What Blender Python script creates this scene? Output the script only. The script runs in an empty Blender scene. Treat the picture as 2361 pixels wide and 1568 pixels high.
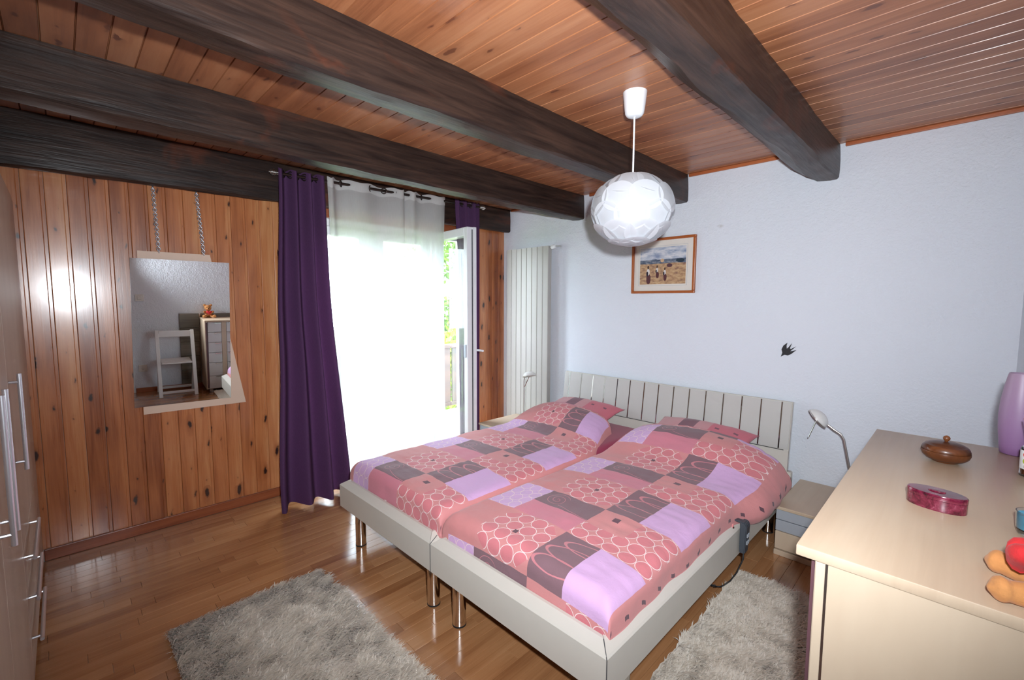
import bpy, bmesh, math, random
from mathutils import Vector, Matrix, noise
random.seed(7)
S = bpy.context.scene
C = S.collection
PI = math.pi

# ------------------------------------------------------------------ camera
IMW, IMH = 2361, 1568
FPX = 1038.2336
CAM = Vector((3.4813, -3.3572, 1.426))
YAW, PITCH, ROLL = 0.7859, -0.0842, 0.0033
cf = Vector((-math.sin(YAW) * math.cos(PITCH), math.cos(YAW) * math.cos(PITCH), math.sin(PITCH)))
cr = cf.cross(Vector((0, 0, 1))).normalized()
cu = cr.cross(cf)
cr, cu = cr * math.cos(ROLL) + cu * math.sin(ROLL), -cr * math.sin(ROLL) + cu * math.cos(ROLL)
cam = bpy.data.cameras.new('camera')
cam.sensor_fit = 'HORIZONTAL'
cam.sensor_width = 36
cam.lens = FPX / IMW * 36
cam.clip_start = 0.02
co = bpy.data.objects.new('camera', cam)
C.objects.link(co)
m3 = Matrix((cr, cu, -cf)).transposed()
co.matrix_world = Matrix.Translation(CAM) @ m3.to_4x4()
S.camera = co

def to_px(p):
    d = Vector(p) - CAM
    z = d.dot(cf)
    if z < 0.05:
        return None
    return (IMW / 2 + FPX * d.dot(cr) / z, IMH / 2 - FPX * d.dot(cu) / z, z)

# ------------------------------------------------------------------ world, sun, flash, exposure
S.view_settings.view_transform = 'Standard'
S.view_settings.look = 'None'
S.view_settings.gamma = 1
S.view_settings.use_curve_mapping = False
S.view_settings.exposure = 0.12
cy = S.cycles
cy.max_bounces = 6
cy.diffuse_bounces = 3
cy.glossy_bounces = 4
cy.transmission_bounces = 4
cy.transparent_max_bounces = 8
cy.caustics_reflective = False
cy.caustics_refractive = True
cy.adaptive_threshold = 0.06
cy.adaptive_min_samples = 16
wd = bpy.data.worlds.new('world')
S.world = wd
wd.use_nodes = True
bg = wd.node_tree.nodes['Background']
bg.inputs[0].default_value = (0.78, 0.89, 1.0, 1)
bg.inputs[1].default_value = 22.0

sun = bpy.data.lights.new('sun', 'SUN')
sun.energy = 5
sun.angle = math.radians(0.6)
sun.color = (1, 0.95, 0.86)
so = bpy.data.objects.new('sun', sun)
C.objects.link(so)
so.rotation_euler = (math.radians(38), 0, math.radians(70))

# the camera's flash: a small head up and to the right of the lens
fl = bpy.data.lights.new('camera_flash', 'SPOT')
fl.energy = 330
fl.spot_size = math.radians(134)
fl.spot_blend = 1.0
fl.shadow_soft_size = 0.025
fl.color = (0.89, 0.945, 1.0)
fo = bpy.data.objects.new('camera_flash', fl)
C.objects.link(fo)
FL = CAM + cr * 0.07 + cu * 0.11
fo.matrix_world = Matrix.Translation(FL) @ (cf + Vector((0, 0, 0.16)) + cr * 0.03).to_track_quat('-Z', 'Y').to_matrix().to_4x4()

# sampling guide for the sky light in the door opening (gives no light of its own)
pl = bpy.data.lights.new('door_portal', 'AREA')
pl.shape = 'RECTANGLE'
pl.size = 1.86
pl.size_y = 2.1
pl.cycles.is_portal = True
po = bpy.data.objects.new('door_portal', pl)
C.objects.link(po)
po.matrix_world = Matrix.Translation((-0.26, -1.22, 1.05)) @ Matrix(((0, 0, -1), (1, 0, 0), (0, -1, 0))).to_4x4()

# ------------------------------------------------------------------ helpers
def srgb(r, g, b):
    def f(c):
        c /= 255.0
        return c / 12.92 if c <= 0.04045 else ((c + 0.055) / 1.055) ** 2.4
    return (f(r), f(g), f(b), 1)

class N:
    """number-valued node socket with arithmetic"""
    def __init__(s, t, k):
        s.t, s.k = t, k
    def op(s, o, *a):
        n = s.t.nodes.new('ShaderNodeMath')
        n.operation = o
        for i, v in enumerate((s,) + a):
            if isinstance(v, N):
                s.t.links.new(v.k, n.inputs[i])
            else:
                n.inputs[i].default_value = v
        return N(s.t, n.outputs[0])
    def __add__(s, o): return s.op('ADD', o)
    def __sub__(s, o): return s.op('SUBTRACT', o)
    def __mul__(s, o): return s.op('MULTIPLY', o)
    def __truediv__(s, o): return s.op('DIVIDE', o)
    def __neg__(s): return s.op('MULTIPLY', -1.0)
    def mod(s, o): return s.op('FLOORED_MODULO', o)
    def abs(s): return s.op('ABSOLUTE')
    def lt(s, o): return s.op('LESS_THAN', o)
    def gt(s, o): return s.op('GREATER_THAN', o)
    def sqrt(s): return s.op('SQRT')
    def mx(s, o): return s.op('MAXIMUM', o)
    def mn(s, o): return s.op('MINIMUM', o)
    def floor(s): return s.op('FLOOR')
    def pw(s, o): return s.op('POWER', o)
    def sin(s): return s.op('SINE')
    def inr(s, a, b): return s.gt(a) * s.lt(b)
    def inv(s): return (s * -1.0) + 1.0

class MB:
    """material builder"""
    def __init__(s, name):
        s.m = bpy.data.materials.new(name)
        s.m.use_nodes = True
        s.t = s.m.node_tree
        s.p = s.t.nodes['Principled BSDF']
        s.out = s.t.nodes['Material Output']
    def node(s, ty, **kw):
        n = s.t.nodes.new(ty)
        for k, v in kw.items():
            setattr(n, k, v)
        return n
    def link(s, a, b):
        s.t.links.new(a.k if isinstance(a, N) else a, b)
    def coord(s, which='Object'):
        return s.node('ShaderNodeTexCoord').outputs[which]
    def xyz(s, vec):
        n = s.node('ShaderNodeSeparateXYZ')
        s.link(vec, n.inputs[0])
        return [N(s.t, n.outputs[i]) for i in range(3)]
    def vec(s, x, y, z):
        n = s.node('ShaderNodeCombineXYZ')
        for i, v in enumerate((x, y, z)):
            if isinstance(v, N):
                s.link(v, n.inputs[i])
            else:
                n.inputs[i].default_value = v
        return n.outputs[0]
    def noise(s, vec, scale=5, detail=3, rough=0.5, dist=0, out=0):
        n = s.node('ShaderNodeTexNoise')
        s.link(vec, n.inputs['Vector'])
        n.inputs['Scale'].default_value = scale
        n.inputs['Detail'].default_value = detail
        n.inputs['Roughness'].default_value = rough
        n.inputs['Distortion'].default_value = dist
        return N(s.t, n.outputs[out])
    def voro(s, vec, scale=1, rnd=1.0):
        n = s.node('ShaderNodeTexVoronoi')
        s.link(vec, n.inputs['Vector'])
        n.voronoi_dimensions = '2D'
        n.inputs['Scale'].default_value = scale
        n.inputs['Randomness'].default_value = rnd
        return n
    def ramp(s, fac, stops, interp='LINEAR'):
        n = s.node('ShaderNodeValToRGB')
        n.color_ramp.interpolation = interp
        el = n.color_ramp.elements
        while len(el) < len(stops):
            el.new(0.5)
        for e, (p, c) in zip(el, stops):
            e.position = p
            e.color = c
        s.link(fac, n.inputs[0])
        return n.outputs[0]
    def mix(s, fac, a, b, blend='MIX'):
        n = s.node('ShaderNodeMix', data_type='RGBA', blend_type=blend)
        if isinstance(fac, N):
            s.link(fac, n.inputs[0])
        else:
            n.inputs[0].default_value = fac
        for v, k in ((a, 6), (b, 7)):
            if isinstance(v, tuple):
                n.inputs[k].default_value = v
            else:
                s.link(v, n.inputs[k])
        return n.outputs[2]
    def rnd(s, island=False):
        if island:
            return N(s.t, s.node('ShaderNodeNewGeometry').outputs['Random Per Island'])
        return N(s.t, s.node('ShaderNodeObjectInfo').outputs['Random'])
    def bump(s, h, strength=0.3, dist=0.01):
        n = s.node('ShaderNodeBump')
        n.inputs['Strength'].default_value = strength
        n.inputs['Distance'].default_value = dist
        s.link(h, n.inputs['Height'])
        s.link(n.outputs[0], s.p.inputs['Normal'])
    def col(s, c):
        if isinstance(c, tuple):
            s.p.inputs['Base Color'].default_value = c
        else:
            s.link(c, s.p.inputs['Base Color'])
    def set(s, rough=None, metal=None, spec=None, coat=None, sheen=None, trans=None, ior=None, sss=None):
        for k, v in (('Roughness', rough), ('Metallic', metal), ('Specular IOR Level', spec), ('Coat Weight', coat),
                     ('Sheen Weight', sheen), ('Transmission Weight', trans), ('IOR', ior), ('Subsurface Weight', sss)):
            if v is not None:
                if isinstance(v, N):
                    s.link(v, s.p.inputs[k])
                else:
                    s.p.inputs[k].default_value = v
        return s

def plain(name, c, rough=0.5, metal=0.0, var=0.0, scale=20, bump=0.0, **kw):
    b = MB(name)
    if var or bump:
        n = b.noise(b.coord(), scale, 4)
    if var:
        b.col(b.mix(n, tuple(x * (1 - var) for x in c[:3]) + (1,), tuple(min(1, x * (1 + var)) for x in c[:3]) + (1,)))
    else:
        b.col(c)
    if bump:
        b.bump(n, bump, 0.004)
    b.set(rough=rough, metal=metal, **kw)
    return b.m

# --- mesh helpers (all take world coordinates; obj() re-bases them on the parent)
def bm_box(bm, a, b, bev=0.0, seg=1):
    t = bmesh.new()
    bmesh.ops.create_cube(t, size=1)
    ce = [(a[i] + b[i]) / 2 for i in range(3)]
    sz = [abs(b[i] - a[i]) for i in range(3)]
    for v in t.verts:
        v.co = Vector((ce[i] + v.co[i] * sz[i] for i in range(3)))
    if bev:
        bmesh.ops.bevel(t, geom=list(t.edges), offset=bev, segments=seg, affect='EDGES', profile=0.5)
    me = bpy.data.meshes.new('tmp')
    t.to_mesh(me)
    t.free()
    bm.from_mesh(me)
    bpy.data.meshes.remove(me)
    return bm

def box(a, b, bev=0.0, seg=1):
    return bm_box(bmesh.new(), a, b, bev, seg)

def tube(bm, pts, r, n=8, cap=True):
    pts = [Vector(p) for p in pts]
    rs = r if isinstance(r, (list, tuple)) else [r] * len(pts)
    rings = []
    up = None
    for i, p in enumerate(pts):
        d = (pts[min(i + 1, len(pts) - 1)] - pts[max(i - 1, 0)]).normalized()
        if up is None:
            up = Vector((0, 0, 1)) if abs(d.z) < 0.9 else Vector((1, 0, 0))
        x = d.cross(up).normalized()
        y = x.cross(d).normalized()
        up = y
        rings.append([bm.verts.new(p + (x * math.cos(2 * PI * k / n) + y * math.sin(2 * PI * k / n)) * rs[i]) for k in range(n)])
    for a, b in zip(rings, rings[1:]):
        for k in range(n):
            bm.faces.new((a[k], a[(k + 1) % n], b[(k + 1) % n], b[k]))
    if cap:
        bm.faces.new(rings[0][::-1])
        bm.faces.new(rings[-1])
    return bm

def lathe(bm, prof, o, n=32, sx=1.0, sy=1.0, rot=0.0, cap=True):
    rings = []
    o = Vector(o)
    for r, z in prof:
        ring = []
        for k in range(n):
            a = 2 * PI * k / n
            x, y = r * math.cos(a) * sx, r * math.sin(a) * sy
            ring.append(bm.verts.new(o + Vector((x * math.cos(rot) - y * math.sin(rot), x * math.sin(rot) + y * math.cos(rot), z))))
        rings.append(ring)
    for a, b in zip(rings, rings[1:]):
        for k in range(n):
            bm.faces.new((a[k], a[(k + 1) % n], b[(k + 1) % n], b[k]))
    if cap:
        bm.faces.new(rings[0][::-1])
        bm.faces.new(rings[-1])
    return bm

def prism(bm, poly, off):
    """extrude a planar polygon (3d points) by off"""
    off = Vector(off)
    a = [bm.verts.new(Vector(p)) for p in poly]
    b = [bm.verts.new(Vector(p) + off) for p in poly]
    n = len(a)
    bm.faces.new(a)
    bm.faces.new(b[::-1])
    for k in range(n):
        bm.faces.new((a[k], b[k], b[(k + 1) % n], a[(k + 1) % n]))
    return bm

def grid(fn, nu, nv, uv=None):
    """surface from fn(i/nu, j/nv); uv(i/nu, j/nv) optional"""
    bm = bmesh.new()
    vs = [[bm.verts.new(fn(i / nu, j / nv)) for j in range(nv + 1)] for i in range(nu + 1)]
    lay = bm.loops.layers.uv.new('UVMap') if uv else None
    for i in range(nu):
        for j in range(nv):
            f = bm.faces.new((vs[i][j], vs[i + 1][j], vs[i + 1][j + 1], vs[i][j + 1]))
            if uv:
                for l, (a, b) in zip(f.loops, ((i, j), (i + 1, j), (i + 1, j + 1), (i, j + 1))):
                    l[lay].uv = uv(a / nu, b / nv)
    return bm

def wloc(o):
    v = Vector((0, 0, 0))
    while o is not None:
        v = v + o.location
        o = o.parent
    return v

def obj(name, bm, m, parent=None, smooth=False, auto=None):
    if isinstance(bm, bmesh.types.BMesh):
        bmesh.ops.recalc_face_normals(bm, faces=bm.faces)
        me = bpy.data.meshes.new(name)
        if parent is not None:
            bmesh.ops.translate(bm, vec=-wloc(parent), verts=bm.verts)
        bm.to_mesh(me)
        bm.free()
    else:
        me = bm
    if not me.materials:
        me.materials.append(m)
    if smooth:
        me.polygons.foreach_set('use_smooth', [True] * len(me.polygons))
        if auto:
            me.set_sharp_from_angle(angle=math.radians(auto))
    o = bpy.data.objects.new(name, me)
    C.objects.link(o)
    o.parent = parent
    return o

def tag(o, label, cat, group=None, kind=None):
    o['label'] = label
    o['category'] = cat
    if group:
        o['group'] = group
    if kind:
        o['kind'] = kind
    return o

def thing(name, loc, label, cat, group=None):
    o = bpy.data.objects.new(name, None)
    o.empty_display_size = 0.1
    C.objects.link(o)
    o.location = loc
    return tag(o, label, cat, group)

def struct(name, bm, m, **kw):
    o = obj(name, bm, m, **kw)
    o['kind'] = 'structure'
    return o

def piece(name, me, parent, wl, rot=None):
    o = bpy.data.objects.new(name, me)
    C.objects.link(o)
    o.parent = parent
    o.location = Vector(wl) - wloc(parent)
    if rot:
        o.rotation_euler = rot
    return o

def mesh_of(name, bm, m, smooth=False, auto=None):
    bmesh.ops.recalc_face_normals(bm, faces=bm.faces)
    me = bpy.data.meshes.new(name)
    bm.to_mesh(me)
    bm.free()
    me.materials.append(m)
    if smooth:
        me.polygons.foreach_set('use_smooth', [True] * len(me.polygons))
        if auto:
            me.set_sharp_from_angle(angle=math.radians(auto))
    return me

def sm(a, b, x):
    t = max(0.0, min(1.0, (x - a) / (b - a)))
    return t * t * (3 - 2 * t)

def nz(x, y=0.0, z=0.0):
    return noise.noise(Vector((x, y, z)))

# ------------------------------------------------------------------ materials
def wood(name, dark, mid, light, axis, across, knots=0.0, kcol=None, rough=0.35, bump=0.15, gs=1.0, rsp=0.22, coat=0.0, island=False, kdens=0.5):
    """board wood: grain along axis, width along across; every board shifted by its own random number"""
    b = MB(name)
    c = b.xyz(b.coord())
    r = b.rnd(island)
    L, A = c[axis], c[across]
    O = c[3 - axis - across]
    sh = r * 37.0
    v = b.vec(A * (9.0 * gs) + sh, L * (0.55 * gs) + sh, O * 3.0)
    warp = b.noise(b.vec(A * 6.0 + sh, L * 2.2, sh), 1.0, 2)
    g = b.noise(v, 3.0, 5, 0.6, 0.6)
    fine = b.noise(b.vec(A * 160.0 * gs + sh, L * 4.0, O * 8.0), 1.0, 3, 0.6)
    rings = ((A * (26.0 * gs) + warp * 5.0 + sh).sin() * 0.5 + 0.5)
    f = g * 0.55 + rings * 0.18 + fine * 0.22 + (r - 0.5) * rsp
    col = b.ramp(f, [(0.22, dark), (0.48, mid), (0.78, light)])
    if knots:
        w = b.noise(b.vec(A * 30.0, L * 30.0, sh), 1.0, 2) * 0.25
        vo = b.voro(b.vec(A * 13.0 + sh + w, L * 5.0 + sh * 3.0 + w, 0.0), 1.0)
        d = N(b.t, vo.outputs['Distance'])
        cr_ = b.xyz(vo.outputs['Color'])
        on = cr_[0].lt(kdens)
        sz = cr_[1] * cr_[1] * 0.17 + 0.025
        k = ((sz - d) * 14.0).mx(0.0).mn(1.0) * on
        halo = ((sz * 2.6 - d) * 4.0).mx(0.0).mn(1.0) * on * 0.45
        col = b.mix(halo * knots, col, dark)
        col = b.mix(k * knots, col, kcol)
    b.col(col)
    b.set(rough=(fine * 0.16 + rough - 0.08), coat=coat)
    b.p.inputs['Coat Roughness'].default_value = 0.17
    b.bump(fine, bump, 0.002)
    return b.m

M = {}
M['pine'] = wood('pine_panelling', srgb(138, 74, 40), srgb(186, 114, 68), srgb(212, 152, 102), 2, 1, 1.0, srgb(50, 30, 26), 0.3, 0.1, rsp=0.22, coat=0.85, kdens=0.62)
M['ceil'] = wood('stained_ceiling_boards', srgb(132, 78, 50), srgb(168, 108, 72), srgb(190, 134, 96), 0, 1, 0.7, srgb(88, 46, 36), 0.36, 0.08, rsp=0.16, coat=0.08, kdens=0.4)
M['trimwood'] = wood('stained_trim', srgb(110, 54, 32), srgb(150, 82, 50), srgb(178, 108, 68), 1, 2, 0, None, 0.35, 0.08)
M['trimwoodx'] = wood('stained_trim_long', srgb(130, 66, 38), srgb(176, 98, 58), srgb(196, 122, 78), 0, 2, 0, None, 0.35, 0.08)
M['maple'] = wood('maple_laminate', srgb(196, 174, 150), srgb(204, 184, 160), srgb(212, 193, 170), 2, 1, 0, None, 0.38, 0.04, rsp=0.03)
M['mapley'] = wood('maple_laminate_top', srgb(190, 167, 143), srgb(199, 177, 152), srgb(206, 186, 162), 1, 0, 0, None, 0.34, 0.04, rsp=0.03)
M['ward'] = wood('wardrobe_laminate', srgb(182, 164, 150), srgb(190, 172, 158), srgb(198, 181, 166), 2, 0, 0, None, 0.34, 0.04, rsp=0.03)
M['floor'] = wood('laminate_strip', srgb(146, 96, 60), srgb(178, 126, 84), srgb(198, 148, 104), 1, 0, 0, None, 0.14, 0.02, rsp=0.22, coat=0.8)
M['floor_far'] = wood('laminate_strip_far', srgb(146, 96, 60), srgb(178, 126, 84), srgb(198, 148, 104), 1, 0, 0, None, 0.14, 0.02, rsp=0.22, coat=0.8, island=True)
M['railing'] = wood('dark_balcony_wood', srgb(40, 26, 20), srgb(66, 44, 32), srgb(86, 60, 44), 1, 2, 0, None, 0.6, 0.2)
M['greywood'] = wood('weathered_grey_wood', srgb(96, 92, 84), srgb(128, 122, 112), srgb(156, 150, 138), 1, 2, 0.5, srgb(84, 78, 70), 0.6, 0.2)
M['bowlwood'] = wood('turned_wood', srgb(62, 30, 14), srgb(102, 56, 28), srgb(130, 76, 40), 0, 1, 0, None, 0.38, 0.05, gs=3, coat=0.2)

def beam_mat():
    b = MB('hewn_dark_beam')
    c = b.xyz(b.coord())
    st = b.vec(c[0] * 14.0, c[1] * 1.1, c[2] * 14.0)
    g = b.noise(st, 2.2, 6, 0.62, 0.5)
    patch = b.noise(b.vec(c[0] * 3.0, c[1] * 1.4, c[2] * 3.0), 1.3, 4, 0.6, 0.8)
    fine = b.noise(b.vec(c[0] * 110.0, c[1] * 5.0, c[2] * 110.0), 1.0, 4)
    col = b.ramp(g, [(0.3, srgb(28, 20, 19)), (0.5, srgb(50, 37, 32)), (0.75, srgb(74, 54, 45))])
    red = b.ramp(patch, [(0.60, (0, 0, 0, 1)), (0.72, (1, 1, 1, 1))])
    col = b.mix(N(b.t, red) * 0.55, col, srgb(104, 54, 34))
    b.col(col)
    b.set(rough=(fine * 0.22 + 0.30), spec=0.38)
    b.bump(g * 0.5 + fine * 0.3 + patch * 0.6, 0.35, 0.012)
    return b.m
M['beam'] = beam_mat()

def plaster(name, c, stain=False):
    b = MB(name)
    co_ = b.coord()
    n1 = b.noise(co_, 70, 5, 0.62)
    n2 = b.noise(co_, 24, 3, 0.5)
    col = b.mix(b.noise(co_, 1.6, 4), tuple(x * 0.965 for x in c[:3]) + (1,), c)
    if stain:
        p = b.xyz(co_)
        d = (((p[0] - 2.22) / 0.03).pw(2.0) + ((p[2] - 1.97) / 0.018).pw(2.0)).sqrt() + b.noise(co_, 60, 3) * 0.9
        k = ((d * -1.0) + 1.35).mx(0.0).mn(1.0) * 0.55
        col = b.mix(k, col, srgb(176, 168, 160))
    b.col(col)
    b.set(rough=0.78, spec=0.3)
    b.bump(n1 * 0.6 + n2 * 0.6, 0.85, 0.008)
    return b.m
M['plaster'] = plaster('roughcast_white', (0.76, 0.80, 0.87, 1), True)
M['plaster2'] = plaster('roughcast_white_side', (0.76, 0.80, 0.87, 1))
M['outer'] = plain('outer_render', srgb(205, 190, 180), 0.9, var=0.06, bump=0.3)
M['pvc'] = plain('white_window_plastic', (0.82, 0.83, 0.85, 1), 0.28, var=0.02)
M['gasket'] = plain('dark_gasket', srgb(60, 62, 66), 0.5, var=0.2, scale=90)
M['cream'] = plain('cream_bed_lacquer', (0.64, 0.61, 0.55, 1), 0.38, var=0.02, bump=0.02)
M['panelc'] = plain('headboard_panel_lacquer', (0.57, 0.56, 0.535, 1), 0.34, var=0.02)
M['chrome'] = plain('polished_steel', (0.72, 0.70, 0.68, 1), 0.12, 1.0, var=0.04)
M['satin'] = plain('satin_steel', (0.66, 0.64, 0.60, 1), 0.28, 1.0, var=0.05)
M['alu'] = plain('brushed_aluminium_handle', (0.72, 0.74, 0.80, 1), 0.3, 0.85, var=0.03)
M['silver'] = plain('silver_grey_front', srgb(176, 182, 190), 0.4, 0.15, var=0.02)
M['jointm'] = plain('joint_strip_metal', (0.55, 0.52, 0.48, 1), 0.12, 1.0, var=0.05)
M['chestfront'] = plain('pale_grey_drawer_front', (0.66, 0.66, 0.66, 1), 0.35, var=0.02)
M['rubber'] = plain('black_foot', srgb(26, 26, 27), 0.6, var=0.1)
M['darkrod'] = plain('dark_bronze_rod', srgb(70, 60, 56), 0.32, 0.8, var=0.08)
M['sheet'] = plain('crimson_fitted_sheet', srgb(158, 46, 82), 0.8, var=0.06, bump=0.1, sheen=0.2)
M['rad'] = plain('radiator_enamel', (0.43, 0.415, 0.385, 1), 0.42, var=0.015)
M['plasticw'] = plain('white_plastic', (0.84, 0.85, 0.88, 1), 0.35, var=0.015)
M['ivory'] = plain('ivory_plastic', (0.74, 0.73, 0.70, 1), 0.4, var=0.02)
M['greyplastic'] = plain('dark_grey_plastic', srgb(66, 72, 80), 0.45, var=0.05)
M['black'] = plain('black_cable', srgb(28, 28, 30), 0.5, var=0.05)
M['mdf'] = plain('pale_backing_board', srgb(214, 186, 166), 0.55, var=0.03)
M['chairw'] = plain('white_painted_wood', (0.80, 0.80, 0.80, 1), 0.45, var=0.03, bump=0.05)
M['mauve'] = plain('mauve_edge', srgb(96, 66, 72), 0.4, var=0.05)
M['frame'] = plain('reddish_wood_frame', srgb(168, 92, 46), 0.35, var=0.12, scale=60)
M['card'] = plain('cream_mount_card', srgb(222, 216, 208), 0.8, var=0.02)
M['birdblack'] = plain('black_decal', srgb(24, 24, 28), 0.5, var=0.05)
M['red'] = plain('red_plush', srgb(208, 44, 48), 0.9, var=0.1, scale=120, bump=0.4, sheen=0.1)
M['bear'] = plain('tan_plush', srgb(206, 142, 84), 0.95, var=0.12, scale=90, bump=0.5, sheen=0.15)
M['bearpale'] = plain('pale_plush', srgb(212, 172, 124), 0.95, var=0.1, scale=90, bump=0.5, sheen=0.15)
M['reed'] = plain('reed_stick', srgb(172, 116, 72), 0.7, var=0.1)
M['leaf'] = None

def mirror_mat():
    b = MB('mirror_glass')
    b.col(b.mix(b.noise(b.coord(), 2.0, 2), (0.86, 0.88, 0.88, 1), (0.88, 0.90, 0.90, 1)))
    b.set(rough=0.0, metal=1.0)
    return b.m
M['mirror'] = mirror_mat()

def pane_mat():
    b = MB('window_glass')
    t = b.t
    lw = b.node('ShaderNodeLayerWeight')
    lw.inputs[0].default_value = 0.5
    fr = N(b.t, lw.outputs['Facing']).pw(5.0) * 0.80 + 0.13
    tr = b.node('ShaderNodeBsdfTransparent')
    tr.inputs[0].default_value = (0.93, 0.95, 0.95, 1)
    gl = b.node('ShaderNodeBsdfGlossy')
    gl.inputs['Roughness'].default_value = 0.0
    mx = b.node('ShaderNodeMixShader')
    b.link(fr, mx.inputs[0])
    b.link(tr.outputs[0], mx.inputs[1])
    b.link(gl.outputs[0], mx.inputs[2])
    b.link(mx.outputs[0], b.out.inputs[0])
    return b.m
M['pane'] = pane_mat()

def sheer_mat(name, opac):
    b = MB(name)
    c = b.xyz(b.coord())
    thr = b.noise(b.vec(c[0] * 300.0, c[1] * 300.0, c[2] * 25.0), 1.0, 2) * 0.1
    tr = b.node('ShaderNodeBsdfTransparent')
    di = b.node('ShaderNodeBsdfDiffuse')
    tl = b.node('ShaderNodeBsdfTranslucent')
    for n in (di, tl):
        n.inputs[0].default_value = (0.88, 0.88, 0.87, 1)
    m1 = b.node('ShaderNodeMixShader')
    m1.inputs[0].default_value = 0.55
    b.link(di.outputs[0], m1.inputs[1])
    b.link(tl.outputs[0], m1.inputs[2])
    m2 = b.node('ShaderNodeMixShader')
    b.link(thr + (opac - 0.05), m2.inputs[0])
    b.link(tr.outputs[0], m2.inputs[1])
    b.link(m1.outputs[0], m2.inputs[2])
    b.link(m2.outputs[0], b.out.inputs[0])
    return b.m
M['sheer'] = sheer_mat('sheer_voile', 0.70)
M['sheerband'] = sheer_mat('sheer_voile_doubled', 0.85)

def purple_mat():
    b = MB('purple_curtain_cloth')
    c = b.xyz(b.coord())
    w = b.noise(b.vec(c[0] * 500.0, c[1] * 500.0, c[2] * 60.0), 1.0, 2)
    col = b.mix(w, srgb(70, 45, 76), srgb(92, 61, 97))
    di = b.p
    b.col(col)
    b.set(rough=0.9, spec=0.15)
    tl = b.node('ShaderNodeBsdfTranslucent')
    tl.inputs[0].default_value = srgb(120, 52, 110)
    mx = b.node('ShaderNodeMixShader')
    mx.inputs[0].default_value = 0.05
    b.link(di.outputs[0], mx.inputs[1])
    b.link(tl.outputs[0], mx.inputs[2])
    b.link(mx.outputs[0], b.out.inputs[0])
    b.bump(w, 0.1, 0.001)
    return b.m
M['purple'] = purple_mat()

def shade_mat():
    b = MB('white_shade_plastic')
    b.col(b.mix(b.noise(b.coord(), 9, 2), (0.66, 0.68, 0.72, 1), (0.70, 0.72, 0.76, 1)))
    b.set(rough=0.32)
    tl = b.node('ShaderNodeBsdfTranslucent')
    tl.inputs[0].default_value = (0.9, 0.9, 0.92, 1)
    mx = b.node('ShaderNodeMixShader')
    mx.inputs[0].default_value = 0.3
    b.link(b.p.outputs[0], mx.inputs[1])
    b.link(tl.outputs[0], mx.inputs[2])
    b.link(mx.outputs[0], b.out.inputs[0])
    return b.m
M['shade'] = shade_mat()

def glass_mat(name, c, rough=0.05, trans=1.0):
    b = MB(name)
    b.col(b.mix(b.noise(b.coord(), 6, 2), tuple(x * 0.96 for x in c[:3]) + (1,), c))
    b.set(rough=rough, trans=trans, ior=1.45)
    return b.m
M['clear'] = glass_mat('clear_glass', (0.93, 0.95, 0.95, 1))
M['amber'] = glass_mat('amber_liquid', srgb(150, 70, 30), 0.05, 0.5)
M['opal'] = plain('frosted_lamp_glass', (0.78, 0.77, 0.75, 1), 0.35, var=0.02)
M['bluewax'] = plain('blue_wax', srgb(96, 184, 222), 0.5, var=0.04)

def vase_mat():
    b = MB('frosted_lilac_glass')
    c = b.xyz(b.coord('Generated'))
    col = b.ramp(c[2] + b.noise(b.coord(), 30, 3) * 0.05, [(0.0, srgb(150, 108, 160)), (0.35, srgb(164, 128, 172)), (1.0, srgb(172, 146, 172))])
    b.col(col)
    b.set(rough=0.42, trans=0.15, sss=0.0)
    return b.m
M['vase'] = vase_mat()

def marble_mat():
    b = MB('crimson_marble')
    co_ = b.coord()
    n = b.noise(co_, 34, 6, 0.65, 1.6)
    b.col(b.ramp(n, [(0.32, srgb(52, 12, 26)), (0.48, srgb(104, 26, 50)), (0.6, srgb(128, 46, 70)), (0.74, srgb(172, 118, 136))]))
    b.set(rough=0.12, coat=0.5)
    return b.m
M['marble'] = marble_mat()

def rug_mat():
    b = MB('shaggy_rug_pile')
    co_ = b.coord()
    r = b.rnd(True)
    cl = b.noise(co_, 9, 4, 0.6)
    b.col(b.ramp(r * 0.5 + cl * 0.6, [(0.25, srgb(206, 194, 178)), (0.55, srgb(234, 224, 210)), (0.85, srgb(248, 242, 232))]))
    b.set(rough=0.5, sheen=0.3)
    tl = b.node('ShaderNodeBsdfTranslucent')
    tl.inputs[0].default_value = srgb(236, 226, 210)
    mx = b.node('ShaderNodeMixShader')
    mx.inputs[0].default_value = 0.25
    b.link(b.p.outputs[0], mx.inputs[1])
    b.link(tl.outputs[0], mx.inputs[2])
    b.link(mx.outputs[0], b.out.inputs[0])
    return b.m
M['rug'] = rug_mat()
M['rugbase'] = plain('rug_backing', srgb(140, 128, 114), 0.9, var=0.1)

def leaf_mat(name, a, c):
    b = MB(name)
    r = b.rnd(True)
    col = b.mix(r, a, c)
    b.col(col)
    b.set(rough=0.5)
    tl = b.node('ShaderNodeBsdfTranslucent')
    b.link(col, tl.inputs[0])
    mx = b.node('ShaderNodeMixShader')
    mx.inputs[0].default_value = 0.4
    b.link(b.p.outputs[0], mx.inputs[1])
    b.link(tl.outputs[0], mx.inputs[2])
    b.link(mx.outputs[0], b.out.inputs[0])
    return b.m
M['leafa'] = leaf_mat('light_green_leaves', srgb(60, 92, 26), srgb(114, 142, 54))
M['leafb'] = leaf_mat('yellow_green_leaves', srgb(104, 130, 22), srgb(158, 176, 44))
M['bark'] = plain('tree_bark', srgb(84, 66, 52), 0.9, var=0.2, bump=0.5)
M['lawn'] = plain('lawn', srgb(92, 122, 60), 0.95, var=0.25, scale=3)
M['slab'] = plain('balcony_tiles', srgb(170, 162, 152), 0.7, var=0.06)

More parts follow.
